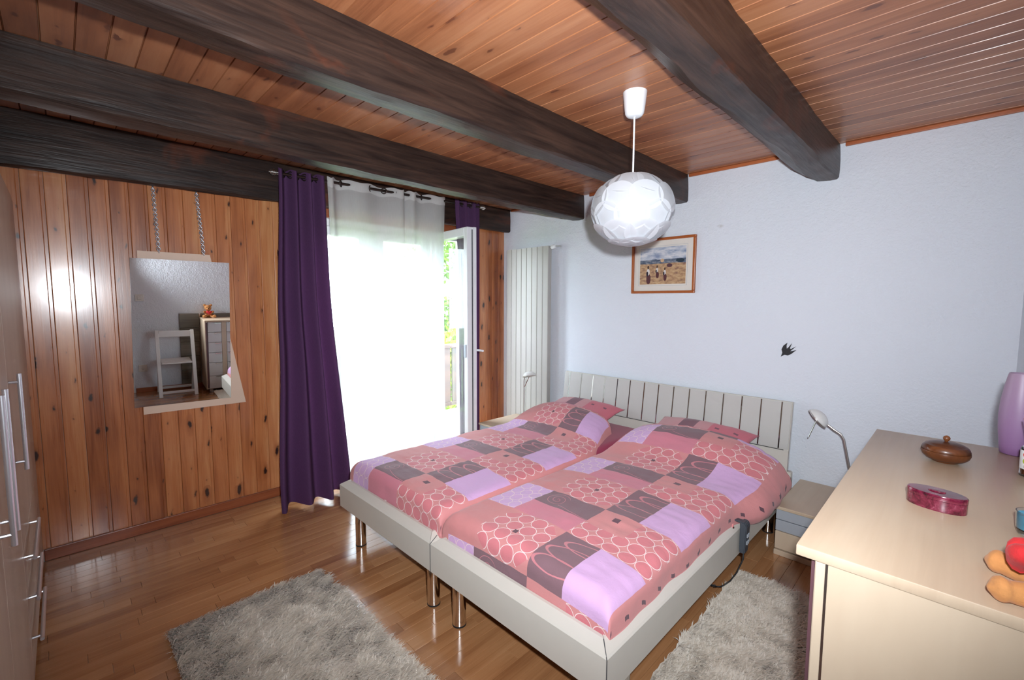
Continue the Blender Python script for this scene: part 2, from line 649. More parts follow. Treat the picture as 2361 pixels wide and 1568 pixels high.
def picture_mat(x0, x1, z0, z1):
    """a summer field under a pale sky with three figures, printed"""
    b = MB('harvest_print')
    c = b.xyz(b.coord())
    u = (c[0] - x0) / (x1 - x0)
    v = (c[2] - z0) / (z1 - z0)
    n1 = b.noise(b.vec(u * 3.0, v * 7.0, 0.0), 1.4, 5, 0.6)
    n2 = b.noise(b.vec(u * 9.0, v * 16.0, 3.0), 1.0, 5, 0.65)
    sky = b.ramp(n1, [(0.35, srgb(136, 150, 178)), (0.5, srgb(190, 196, 208)), (0.65, srgb(224, 222, 224))])
    fld = b.ramp(n2, [(0.3, srgb(122, 92, 92)), (0.48, srgb(182, 146, 112)), (0.62, srgb(206, 176, 138)), (0.75, srgb(150, 106, 112))])
    hill = b.ramp(n2, [(0.35, srgb(74, 84, 104)), (0.55, srgb(116, 126, 142)), (0.7, srgb(190, 182, 170))])
    col = b.mix((v + n1 * 0.04).gt(0.58), fld, hill)
    col = b.mix((v + n1 * 0.06).gt(0.70), col, sky)
    def blob(cx, cy, rx, ry):
        return (((u - cx) / rx).pw(2.0) + ((v - cy) / ry).pw(2.0) + (n2 - 0.5) * 0.8).lt(1.0)
    for cx, cy, s in ((0.19, 0.27, 1.0), (0.39, 0.34, 0.7), (0.56, 0.27, 0.72)):
        col = b.mix(blob(cx + 0.01, cy - 0.12 * s, 0.05 * s, 0.14 * s), col, srgb(96, 62, 66))
        col = b.mix(blob(cx, cy + 0.07 * s, 0.035 * s, 0.09 * s), col, srgb(222, 216, 214))
        col = b.mix(blob(cx - 0.02, cy + 0.02 * s, 0.022 * s, 0.07 * s), col, srgb(48, 46, 58))
        col = b.mix(blob(cx, cy + 0.20 * s, 0.022 * s, 0.05 * s), col, srgb(80, 60, 56))
    col = b.mix(blob(0.66, 0.5, 0.06, 0.05), col, srgb(92, 66, 74))
    col = b.mix(blob(0.88, 0.62, 0.09, 0.05), col, srgb(52, 66, 78))
    col = b.mix(blob(0.5, 0.64, 0.04, 0.05), col, srgb(208, 174, 140))
    b.col(col)
    b.set(rough=0.25)
    return b.m

def duvet_mat(name, u0, v0):
    """patchwork print: lilac, pink and grey-brown blocks with rings, a spiral and loops; repeats every 0.59 m"""
    b = MB(name)
    w = b.xyz(b.coord('UV'))
    wob = b.noise(b.coord('UV'), 7.0, 2, out=0)
    u = w[0] - u0
    v = (w[1] - v0).mod(0.59)
    fine = b.noise(b.coord('UV'), 420, 2)
    PINK, CORAL, ROSE = srgb(208, 126, 142), srgb(208, 136, 136), srgb(209, 122, 129)
    LILAC, DARK = srgb(210, 168, 214), srgb(126, 97, 105)
    WHITE, LINE, INK = srgb(242, 216, 216), srgb(196, 124, 132), srgb(100, 72, 82)
    def rect(a, c, d, e):
        return u.inr(a, c) * v.inr(d, e)
    rA, rB = rect(0.0, 0.18, 0.0, 0.29), rect(0.18, 0.49, 0.0, 0.15)
    rP, rC = rect(0.18, 0.49, 0.15, 0.29), rect(0.18, 0.49, 0.29, 0.59)
    rD, rE = rect(0.49, 0.66, 0.29, 0.59), rect(0.66, 0.865, 0.29, 0.59)
    rG = rect(0.49, 0.865, 0.0, 0.29)
    rG2 = rect(0.49, 0.68, 0.0, 0.16)
    col = b.mix(rP, CORAL, PINK)
    col = b.mix(rect(0.0, 0.18, 0.29, 0.59), col, srgb(208, 134, 134))
    col = b.mix(rA.mx(rE), col, LILAC)
    col = b.mix(rB.mx(rD), col, DARK)
    def rings(cu0, pu, cv0, pv, area, inner):
        nonlocal col
        a = ((u - cu0).mod(pu) - pu / 2) / pu
        c = ((v - cv0).mod(pv) - pv / 2) / pv
        r = (a * a + c * c).sqrt()
        if inner is not None:
            col = b.mix(r.lt(0.47) * area, col, inner)
        col = b.mix(r.inr(0.460, 0.500) * area, col, WHITE)
    diam = ((u - 0.335).abs() / 0.155 + (v - 0.44).abs() / 0.15)
    rings(0.185, 0.076, 0.293, 0.0735, rC * diam.lt(1.55), ROSE)
    rings(0.495, 0.0735, 0.005, 0.071, rG * rG2.inv(), ROSE)
    rings(0.0, 0.0605, 0.0, 0.0725, rA, None)
    def sq(cu_, cv_, h):
        nonlocal col
        col = b.mix((u - cu_).abs().lt(h) * (v - cv_).abs().lt(h), col, INK)
    sq(0.335, 0.435, 0.011)
    sq(0.586, 0.062, 0.016)
    # spiral
    du, dv = u - 0.265, v - 0.072
    r = (du * du + dv * dv).sqrt()
    th = dv.op('ARCTAN2', du) / (2 * PI)
    k = ((r / 0.026 - th).mod(1.0) - 0.5).abs()
    col = b.mix(k.lt(0.055) * r.lt(0.062) * rB, col, LINE)
    tail = (v - ((u - 0.30) * 9.0).sin() * 0.03 - 0.115).abs().lt(0.0016) * u.gt(0.30)
    col = b.mix(tail * rB, col, LINE)
    # loops
    def loop(cu_, cv_, a, c, sk):
        nonlocal col
        x = (u - cu_ + (v - cv_) * sk) / a
        y = (v - cv_) / c
        q = ((x * x + y * y).sqrt() - 1.0).abs()
        col = b.mix(q.lt(0.0026 / min(a, c)) * rD, col, LINE)
    loop(0.60, 0.50, 0.10, 0.035, 0.6)
    loop(0.64, 0.42, 0.13, 0.05, 0.5)
    loop(0.66, 0.35, 0.12, 0.04, 0.3)
    # tick marks along the border
    tk = ((w[1]).mod(0.118) - 0.059).abs().lt(0.013) * (u - 0.925 - (w[1] * 60.0).sin() * 0.01).abs().lt(0.008)
    col = b.mix(tk, col, INK)
    col = b.mix(fine * 0.25 + wob * 0.15, col, srgb(255, 240, 240), 'SOFT_LIGHT')
    b.col(col)
    b.set(rough=0.82, sheen=0.15, spec=0.3)
    b.bump(b.noise(b.coord('UV'), 16, 4, 0.6, 0.6) * 0.8 + fine * 0.1, 0.35, 0.012)
    return b.m

def pillow_mat():
    b = MB('pink_pillowcase')
    c = b.xyz(b.coord('UV'))
    col = b.mix(c[0].gt(0.62), srgb(204, 146, 150), srgb(204, 112, 126))
    s_ = ((c[0]).mod(0.19) - 0.12).abs().lt(0.022) * ((c[1]).mod(0.27) - 0.14).abs().lt(0.02) * c[0].gt(0.62)
    col = b.mix(s_, col, srgb(122, 78, 92))
    b.col(b.mix(c[0].inr(0.30, 0.47) * c[1].gt(0.5), col, srgb(128, 86, 98)))
    b.set(rough=0.82, sheen=0.15)
    b.bump(b.noise(b.coord(), 12, 4), 0.3, 0.01)
    return b.m
M['pillow'] = pillow_mat()

# ================================================================== STRUCTURE
HC, XR, YB = 2.375, 3.685, -4.10
OY0, OY1, OZ = -2.14, -0.43, 2.07          # door opening in the panelled wall

# --- floor: laminate strips laid along y
floor = struct('floor', box((-0.02, YB - 0.05, -0.12), (XR + 0.05, 0.05, -0.009)), M['slab'])
SW = 0.0655
LENS = (0.28, 0.36, 0.44, 0.54)
def strip_bm(L):
    return box((-SW / 2 + 0.0004, -L / 2 + 0.0004, -0.009), (SW / 2 - 0.0004, L / 2 - 0.0004, 0.0), 0.0007)
strip_me = {L: mesh_of('strip', strip_bm(L), M['floor'], True, 30) for L in LENS}
strips = []
x = SW / 2 + 0.013
while x + SW / 2 < XR + 0.02:
    y = YB + random.uniform(-0.3, 0)
    while y < 0:
        L = random.choice(LENS)
        strips.append((x, y + L / 2, L))
        y += L
    x += SW
def strip_rank(s_):
    q = to_px((s_[0], s_[1], 0))
    if q is None or not (-60 < q[0] < IMW + 60 and -60 < q[1] < IMH + 120):
        return 1e9
    if s_[0] < 2.6 and s_[1] > -1.7 and s_[0] > 0.95:
        return 50 + q[2]
    if s_[0] > 3.3 and s_[1] > -2.3:
        return 60 + q[2]
    return q[2]
strips.sort(key=strip_rank)
for s_ in strips[:295]:
    piece('strip', strip_me[s_[2]], floor, (s_[0], s_[1], 0))
bm = bmesh.new()
for s_ in strips[295:]:
    bm_box(bm, (s_[0] - SW / 2 + 0.0004, s_[1] - s_[2] / 2 + 0.0004, -0.009), (s_[0] + SW / 2 - 0.0004, s_[1] + s_[2] / 2 - 0.0004, 0))
fr_ = obj('strips_remaining', bm, M['floor_far'], floor)
fr_['kind'] = 'stuff'

# --- ceiling boards across the room
ceiling = struct('ceiling', box((-0.3, YB - 0.15, HC + 0.015), (XR + 0.15, 0.15, HC + 0.25)), M['slab'])
CP = 0.0896
bm = bmesh.new()
h = CP / 2
prism(bm, [(0, -h + 0.0005, 0.016), (0, -h + 0.0005, 0.006), (0, -h + 0.0020, 0.0055), (0, -h + 0.0040, 0.0), (0, h - 0.0020, 0.0), (0, h - 0.0005, 0.003), (0, h - 0.0005, 0.016)], (XR, 0, 0))
board_me = mesh_of('board', bm, M['ceil'])
y = -2.372 + CP / 2
while y > YB:
    y -= CP
y += CP
while y - CP / 2 < 0:
    piece('board', board_me, ceiling, (0, y, HC))
    y += CP

# --- walls
wl = bmesh.new()
bm_box(wl, (-0.28, YB - 0.15, -0.1), (-0.017, OY0, HC + 0.02))
bm_box(wl, (-0.28, OY1, -0.1), (-0.017, 0.15, HC + 0.02))
bm_box(wl, (-0.28, OY0, OZ), (-0.017, OY1, HC + 0.02))
bm_box(wl, (-0.28, OY0, -0.1), (-0.017, OY1, -0.005))
wall_left = struct('wall_left', wl, M['outer'])
PP = 0.0861
def plank_bm(wd_):
    b_ = bmesh.new()
    prism(b_, [(-0.016, 0.0005, 0), (-0.0045, 0.0005, 0), (-0.0008, 0.0025, 0), (0.0, 0.0045, 0), (0.0, wd_ - 0.0165, 0), (-0.0006, wd_ - 0.0150, 0),
               (-0.0028, wd_ - 0.0130, 0), (-0.0028, wd_ - 0.0005, 0), (-0.016, wd_ - 0.0005, 0)], (0, 0, 2.30))
    return b_
plank_me = mesh_of('plank', plank_bm(PP), M['pine'])
y = -3.388 - PP * 8
while y + PP < OY0 + 0.01:
    piece('plank', plank_me, wall_left, (0, y, 0.065))
    y += PP
last = y
plank2_me = mesh_of('plank', plank_bm(0.086), M['pine'])
for k in range(5):
    piece('plank', plank2_me, wall_left, (0, OY1 + 0.0859 * k, 0.065))
obj('casing', box((-0.016, last, 0), (0.006, OY0 + 0.004, OZ + 0.08), 0.003), M['pine'], wall_left)
struct('trim_1', box((-0.016, OY0 - 0.02, OZ - 0.005), (0.012, OY1 + 0.01, OZ + 0.075), 0.004), M['trimwood'])
struct('wall_back', box((-0.3, 0.0, -0.1), (XR + 0.15, 0.15, HC + 0.02)), M['plaster'])
struct('wall_right', box((XR, YB - 0.15, -0.1), (XR + 0.15, 0.0, HC + 0.02)), M['plaster2'])
struct('wall_front', box((-0.3, YB - 0.15, -0.1), (XR, YB, HC + 0.02)), M['plaster2'])
struct('baseboard_left', box((0.0, -3.50, 0.0), (0.013, OY0 - 0.01, 0.066), 0.004, 2), M['trimwood'])
struct('baseboard_left', box((0.0, OY1 + 0.01, 0.0), (0.013, -0.002, 0.066), 0.004, 2), M['trimwood'])
struct('baseboard_right', box((XR - 0.014, -2.98, 0.0), (XR, -0.002, 0.055), 0.004, 2), M['trimwood'])
struct('baseboard_back', box((0.015, -0.014, 0.0), (XR - 0.016, 0.0, 0.055), 0.004, 2), M['trimwoodx'])
for k, (a, b_) in enumerate(((0.11, 0.86), (1.09, 1.76), (1.98, 2.58), (2.925, XR))):
    struct('trim_%d' % (k + 2), box((a, -0.016, HC - 0.022), (b_, 0.0, HC), 0.004, 2), M['trimwoodx'])
# door casing on the side wall, seen in the mirror
struct('trim_6', box((XR - 0.02, -3.13, 0.0), (XR, -2.99, 2.05), 0.006, 2), M['pvc'])

# --- hewn beams
def beam(xr, xb, xt, z0, z1, seed, label, wane=0.03):
    ny = 110
    bm_ = bmesh.new()
    rings = []
    for j in range(ny + 1):
        y_ = YB + 0.001 + (-0.002 - YB) * j / ny
        n1, n2, n3 = nz(y_ * 1.3, seed), nz(y_ * 1.1, seed + 5), nz(y_ * 2.1, seed + 9)
        n4 = nz(y_ * 7, seed + 12)
        zb = z0 + (z1 - z0) * j / ny + n1 * 0.012
        R_ = xr + n2 * 0.010
        B_ = xb + n3 * wane + n4 * 0.006
        T_ = xt + n1 * 0.02
        ch = 0.010 + 0.008 * n3 + 0.006 * n4
        pr = [(R_ - 0.006, HC - 0.001), (R_ - 0.002, HC - 0.05), (R_, (HC + zb) / 2), (R_, zb + 0.05), (R_ - 0.001, zb + ch), (R_ - ch, zb + 0.001),
              (R_ - (R_ - B_) * 0.4, zb - 0.003 + 0.004 * n4), (R_ - (R_ - B_) * 0.7, zb), (B_, zb + 0.004), (B_ - (B_ - T_) * 0.3, zb + (HC - zb) * (0.24 + 0.06 * n2)),
              (B_ - (B_ - T_) * 0.62, zb + (HC - zb) * (0.58 + 0.08 * n3)), (T_, HC - 0.001)]
        rings.append([bm_.verts.new((px_ + 0.003 * nz(y_ * 9, k * 3.1, seed), y_, pz_ + 0.003 * nz(y_ * 9, k * 2.7, seed + 3))) for k, (px_, pz_) in enumerate(pr)])
    n = len(rings[0])
    for a, b__ in zip(rings, rings[1:]):
        for k in range(n):
            bm_.faces.new((a[k], a[(k + 1) % n], b__[(k + 1) % n], b__[k]))
    bm_.faces.new(rings[0])
    bm_.faces.new(rings[-1][::-1])
    o = obj('ceiling_beam', bm_, M['beam'], None, True, 14)
    tag(o, label, 'beam', 'hewn ceiling beams')
    return o
beam(0.093, 0.03, 0.002, 2.085, 2.150, 1, 'dark hewn beam running along the top of the pine wall', 0.012)
beam(1.03, 0.90, 0.76, 2.160, 2.166, 4, 'dark hewn ceiling beam just in front of the curtain rod')
beam(1.975, 1.85, 1.70, 2.168, 2.172, 8, 'dark hewn ceiling beam passing behind the white pendant lamp')
beam(2.903, 2.79, 2.58, 2.165, 2.172, 13, 'dark hewn ceiling beam nearest the camera, right of the pendant lamp')

# --- balcony door
door = bpy.data.objects.new('door_1', None)
C.objects.link(door)
door.location = (0, (OY0 + OY1) / 2, 0)
door['kind'] = 'structure'
FX0, FX1 = -0.115, -0.045
def dpart(name, a, b_, m='pvc', bev=0.006, par=None):
    return obj(name, box(a, b_, bev, 2) if bev else box(a, b_), M[m], par or door)
dpart('frame', (FX0, OY0, OZ - 0.06), (FX1, OY1, OZ))
dpart('frame', (FX0, OY0, 0.0), (FX1, OY1, 0.05))
dpart('frame', (FX0, OY0, 0.05), (FX1, OY0 + 0.06, OZ - 0.06))
dpart('frame', (FX0, OY1 - 0.06, 0.05), (FX1, OY1, OZ - 0.06))
dpart('post', (FX0, -1.54, 0.05), (FX1, -1.46, OZ - 0.06))
dpart('post', (FX0, -0.95, 0.05), (FX1, -0.885, OZ - 0.06))
for a, b_ in ((OY0 + 0.06, -1.54), (-1.46, -0.95)):
    for y0, y1, z0, z1 in ((a, a + 0.07, 0.05, OZ - 0.06), (b_ - 0.07, b_, 0.05, OZ - 0.06), (a + 0.07, b_ - 0.07, 0.05, 0.13), (a + 0.07, b_ - 0.07, OZ - 0.13, OZ - 0.06)):
        dpart('sash', (FX0 + 0.01, y0, z0), (FX1 + 0.012, y1, z1))
    dpart('pane', (-0.085, a + 0.06, 0.12), (-0.08, b_ - 0.06, OZ - 0.12), 'pane', 0)
# the open leaf: hinged on the post, swung into the room
hx, hy = -0.03, -0.865
ang = math.atan2(-0.05, 0.567)
LW, LT, LZ0, LZ1 = 0.585, 0.078, 0.06, 2.045
leaf = bpy.data.objects.new('door_leaf', None)
C.objects.link(leaf)
leaf.parent = door
leaf.location = Vector((hx, hy, 0)) - wloc(door)
leaf.rotation_euler = (0, 0, ang)
def lpart(name, a, b_, m='pvc', bev=0.005):
    bb = box(a, b_, bev, 2) if bev else box(a, b_)
    o = obj(name, bb, M[m])
    o.parent = leaf
    return o
# local: x along the leaf, y thickness 0..LT towards the far side, z up
lpart('stile', (0, -LT * 0.5, LZ0), (0.085, LT * 0.5, LZ1))
lpart('stile', (LW - 0.055, -LT * 0.5, LZ0), (LW, LT * 0.5, LZ1))
lpart('rail', (0.085, -LT * 0.5, LZ0), (LW - 0.055, LT * 0.5, LZ0 + 0.10))
lpart('rail', (0.085, -LT * 0.5, LZ1 - 0.07), (LW - 0.055, LT * 0.5, LZ1))
lpart('pane', (0.075, -0.004, LZ0 + 0.09), (LW - 0.045, 0.0, LZ1 - 0.06), 'pane', 0)
lpart('lock_strip', (LW - 0.002, 0.006, LZ0 + 0.02), (LW + 0.003, 0.014, LZ1 - 0.02), 'gasket', 0)
lpart('rebate', (LW - 0.001, 0.018, LZ0), (LW + 0.012, LT * 0.5 + 0.008, LZ1), 'pvc', 0.003)
lpart('handle_plate', (LW - 0.050, -LT * 0.5 - 0.008, 0.955), (LW - 0.018, -LT * 0.5, 1.065), 'silver', 0.003)
hb = bmesh.new()
tube(hb, [(LW - 0.045, LT * 0.5, 1.01), (LW - 0.045, LT * 0.5 + 0.035, 1.01), (LW - 0.02, LT * 0.5 + 0.045, 1.01), (LW + 0.05, LT * 0.5 + 0.045, 1.01)], 0.009, 8)
o = obj('handle', hb, M['plasticw'], None, True, 40)
o.parent = leaf

# --- outside: balcony, railing, trees, ground
struct('balcony_floor', box((-1.35, -4.2, -0.18), (-0.28, 1.6, -0.02)), M['slab'])
struct('ground', box((-60, -40, -2.9), (-1.4, 60, -2.8)), M['lawn'])
rl = thing('balcony_railing', (-1.28, -1.3, -0.02), 'dark brown wooden balcony railing outside the open door', 'railing')
obj('handrail', box((-1.33, -4.2, 0.82), (-1.23, 1.6, 0.87), 0.008, 2), M['railing'], rl)
obj('bottom_rail', box((-1.30, -4.2, 0.05), (-1.26, 1.6, 0.10), 0.006, 2), M['railing'], rl)
bme = mesh_of('baluster', box((-0.012, -0.05, 0.10), (0.012, 0.05, 0.82), 0.004), M['railing'])
for k in range(44):
    piece('baluster', bme, rl, (-1.28, -4.1 + k * 0.13, 0.0))
for y in (-4.1, -1.3, 1.5):
    obj('post', box((-1.325, y - 0.045, -0.02), (-1.235, y + 0.045, 0.82), 0.006), M['railing'], rl)

def tree(x, y, zb, hgt, rad, m, label, seed, n=5200):
    rr = random.Random(seed)
    t = thing('garden_tree', (x, y, zb), label, 'tree')
    b_ = bmesh.new()
    tube(b_, [(x, y, zb), (x + 0.1, y, zb + hgt * 0.3), (x, y + 0.1, zb + hgt * 0.75)], [0.16, 0.12, 0.04], 8)
    obj('trunk', b_, M['bark'], t, True)
    b_ = bmesh.new()
    blobs = [(rr.gauss(0, rad * 0.45), rr.gauss(0, rad * 0.45), zb + hgt * rr.uniform(0.25, 0.95), rad * rr.uniform(0.35, 0.6)) for _ in range(16)]
    for _ in range(n):
        bx_, by_, bz_, br_ = rr.choice(blobs)
        d = Vector((rr.gauss(0, 1), rr.gauss(0, 1), rr.gauss(0, 1))).normalized() * br_ * rr.uniform(0.6, 1.0)
        p = Vector((x + bx_, y + by_, bz_)) + d
        a = Vector((rr.gauss(0, 1), rr.gauss(0, 1), rr.gauss(0, 1))).normalized()
        c_ = a.cross(Vector((rr.gauss(0, 1), rr.gauss(0, 1), 1))).normalized()
        s1, s2 = rr.uniform(0.06, 0.11), rr.uniform(0.035, 0.06)
        b_.faces.new([b_.verts.new(p + q) for q in (a * s1, c_ * s2, -a * s1, -c_ * s2)])
    lo = obj('foliage', b_, M[m], t)
    lo['kind'] = 'stuff'
tree(-6.6, 4.2, -2.8, 6.2, 1.5, 'leafa', 'tall light green tree seen through the open door leaf', 11)
tree(-4.2, 2.55, -2.8, 4.05, 0.9, 'leafb', 'yellow-green shrub below the tall tree beyond the balcony', 12, 3600)
tree(-8.0, -1.2, -2.8, 6.0, 1.7, 'leafa', 'green garden tree beyond the sheer curtain', 13, 4200)

# ================================================================== CURTAINS
def rodz(y):
    return 2.279 + (y + 2.322) * 0.0219
RX = 0.185
rod = thing('curtain_rod', (RX, -1.4, 2.0), 'dark bronze curtain rod with spiral finials over the balcony door', 'curtain rod')
b_ = bmesh.new()
tube(b_, [(RX, -2.27, rodz(-2.27)), (RX, -0.50, rodz(-0.5))], 0.0105, 12)
obj('pole', b_, M['darkrod'], rod, True, 40)
for s_, y in ((-1, -2.27), (1, -0.50)):
    b_ = bmesh.new()
    tube(b_, [(RX, y, rodz(y)), (RX, y + s_ * 0.012, rodz(y))], 0.014, 12)
    pts, rs = [], []
    for k in range(60):
        f = k / 59
        a = f * 7 * 2 * PI
        r = 0.017 * math.sin(PI * min(1, f * 0.9 + 0.08)) + 0.002
        pts.append((RX + r * math.cos(a), y + s_ * (0.012 + f * 0.055), rodz(y) + r * math.sin(a)))
    tube(b_, pts, 0.0028, 5)
    obj('finial', b_, M['satin'], rod, True)
for y in (-2.20, -0.56):
    b_ = bmesh.new()
    tube(b_, [(0.094, y, rodz(y) - 0.01), (RX, y, rodz(y) - 0.006)], 0.006, 8)
    bm_box(b_, (0.093, y - 0.018, rodz(y) - 0.035), (0.098, y + 0.018, rodz(y) + 0.02), 0.002)
    obj('bracket', b_, M['darkrod'], rod)

def lerp(a, b__, t):
    return a + (b__ - a) * t

def curtain(name, label, mat, y0, y1, x0, folds, amp, ztop, zbot, ph=0.0, nu=140, nv=60, jit=0.0, eyelets=True, seed=0, band=False):
    """y0,y1,x0,amp are functions of h (0 top .. 1 bottom)"""
    t = thing(name, (RX, (y0(0) + y1(0)) / 2, 0.0), label, 'curtain')
    def fn(a, hh, off=0.0, zt=None):
        aa = a + jit * nz(a * 3.1, hh * 0.7, seed)
        y = lerp(y0(hh), y1(hh), aa)
        w = math.sin(2 * PI * folds * a + ph + 0.35 * nz(a * 4, hh * 1.2, seed + 3))
        w2 = 0.35 * math.sin(2 * PI * folds * 0.47 * a + 1.3 + hh * 1.2)
        x = x0(hh) + amp(hh) * (w + w2 * hh) + off
        zt_ = ztop(y) if callable(ztop) else ztop
        zt_ += 0.006 * math.cos(2 * PI * folds * 2 * a + 2 * ph)
        z = lerp(zt_, zbot + 0.006 * nz(a * 9, seed), hh)
        return (x, y, z)
    o = obj('cloth', grid(fn, nu, nv), M[mat], t, True)
    if band:
        h1 = band
        obj('heading_band', grid(lambda a, q: tuple(Vector(fn(a, q * h1)) + Vector((0.004, 0, 0.001))), nu, 3), M['sheerband'], t, True)
    if eyelets:
        n = int(folds * 2)
        for k in range(n):
            a = (k * PI - ph) / (2 * PI * folds)
            if not 0.02 < a < 0.98:
                continue
            y = lerp(y0(0), y1(0), a)
            b2 = bmesh.new()
            pts = []
            tilt = 0.75 if k % 2 == 0 else -0.75
            for q in range(17):
                an = 2 * PI * q / 16
                r = 0.021
                pts.append((RX + r * math.cos(an) * math.cos(tilt), y + r * math.cos(an) * math.sin(tilt), rodz(y) + r * math.sin(an)))
            tube(b2, pts, 0.0045, 6, False)
            obj('eyelet', b2, M['darkrod'], t, True)
    return t

curtain('blackout_curtain', 'long dark purple curtain hanging left of the sheer, down to the floor', 'purple',
        lambda q: -2.285 - 0.045 * sm(0, 0.5, q) - 0.06 * sm(0.5, 1, q), lambda q: -1.962 + 0.02 * q + 0.06 * sm(0.3, 1, q),
        lambda q: RX + 0.03 * q + 0.11 * q * q, 3.5, lambda q: 0.036 + 0.028 * q, lambda y: rodz(y) + 0.03, 0.025, 0.6, 170, 70, 0.05, True, 2)
curtain('blackout_curtain', 'dark purple curtain gathered behind the open door leaf', 'purple',
        lambda q: -0.80 + 0.03 * sm(0, 0.3, q), lambda q: -0.51 - 0.01 * q, lambda q: RX + 0.01 * q, 3.0, lambda q: 0.034, lambda y: rodz(y) + 0.03, 0.03, 0.2, 110, 40, 0.03, True, 6)
curtain('sheer_curtain', 'white sheer voile curtain drawn across the bright balcony door', 'sheer',
        lambda q: -1.955 + 0.02 * q, lambda q: -0.908 - 0.03 * q, lambda q: RX, 4.5, lambda q: 0.024 + 0.012 * q, lambda y: rodz(y) + 0.028, 0.02, 0.3, 200, 40, 0.11, True, 9, 0.03)

# ================================================================== BED
BX0, BW, YF = 0.867, 0.95, -2.222
BXS, BX1 = BX0 + BW, BX0 + 2 * BW
RZ0, RZ1 = 0.186, 0.318
bed = thing('double_bed', ((BX0 + BX1) / 2, -1.15, 0.0), 'cream double bed of two joined frames with slatted headboard and steel legs', 'bed')
def rail_x(xa, xb, yo, sgn):
    """rail along x, outer face at y=yo, thickness towards sgn"""
    b_ = bmesh.new()
    pr = [(yo, RZ0), (yo, RZ1), (yo + sgn * 0.006, RZ1 + 0.006), (yo + sgn * 0.040, RZ1 + 0.028), (yo + sgn * 0.052, RZ1 + 0.028), (yo + sgn * 0.052, RZ0)]
    prism(b_, [(xa, y_, z_) for y_, z_ in pr], (xb - xa, 0, 0))
    return b_
def rail_y(ya, yb, xo, sgn):
    b_ = bmesh.new()
    pr = [(xo, RZ0), (xo, RZ1), (xo + sgn * 0.006, RZ1 + 0.006), (xo + sgn * 0.040, RZ1 + 0.028), (xo + sgn * 0.052, RZ1 + 0.028), (xo + sgn * 0.052, RZ0)]
    prism(b_, [(x_, ya, z_) for x_, z_ in pr], (0, yb - ya, 0))
    return b_
def mitre(b_, fn):
    for v in b_.verts:
        fn(v)
    return b_
def mit(v, lo, hi):
    d = v.co.y - YF
    if abs(v.co.x - lo) < 1e-4:
        v.co.x = lo + d + 0.001
    elif abs(v.co.x - hi) < 1e-4:
        v.co.x = hi - d - 0.001
for lo, hi in ((BX0, BXS - 0.002), (BXS + 0.002, BX1)):
    b_ = rail_x(lo, hi, YF, 1)
    mitre(b_, lambda v: mit(v, lo, hi))
    obj('foot_rail', b_, M['cream'], bed)
    for xo, sg in ((lo, 1), (hi, -1)):
        b_ = rail_y(YF, -0.12, xo, sg)
        def my(v):
            if abs(v.co.y - YF) < 1e-4:
                v.co.y = YF + abs(v.co.x - xo) + 0.001
        mitre(b_, my)
        obj('side_rail', b_, M['cream'], bed)
    obj('slat_base', box((lo + 0.053, YF + 0.053, 0.20), (hi - 0.053, -0.14, 0.238)), M['maple'], bed)
# dark joint lines at the mitred corners
for x_ in (BXS, BX1):
    b_ = bmesh.new()
    d = 0.0 if x_ == BXS else 0.0005
    tube(b_, [(x_ - d, YF - 0.0005, RZ0 + 0.002), (x_ - d, YF - 0.0005, RZ1), (x_ - (0 if x_ == BXS else 0.04), YF + 0.040, RZ1 + 0.028)], 0.0016, 6)
    obj('corner_joint', b_, M['gasket'], bed)
def leg(x_, y_):
    b_ = bmesh.new()
    lathe(b_, [(0.026, 0.004), (0.030, 0.008), (0.030, RZ0)], (x_, y_, 0), 24)
    l_ = obj('leg', b_, M['chrome'], bed, True, 40)
    b_ = bmesh.new()
    lathe(b_, [(0.029, 0.0), (0.031, 0.001), (0.031, 0.006), (0.027, 0.008)], (x_, y_, 0), 24)
    obj('foot_cap', b_, M['rubber'], l_, True, 40)
for x_, y_ in ((1.058, -2.186), (1.790, -2.186), (1.984, -2.186), (2.690, -2.0), (1.0, -0.305), (1.75, -0.305), (1.95, -0.305), (2.698, -0.305)):
    leg(x_, y_)
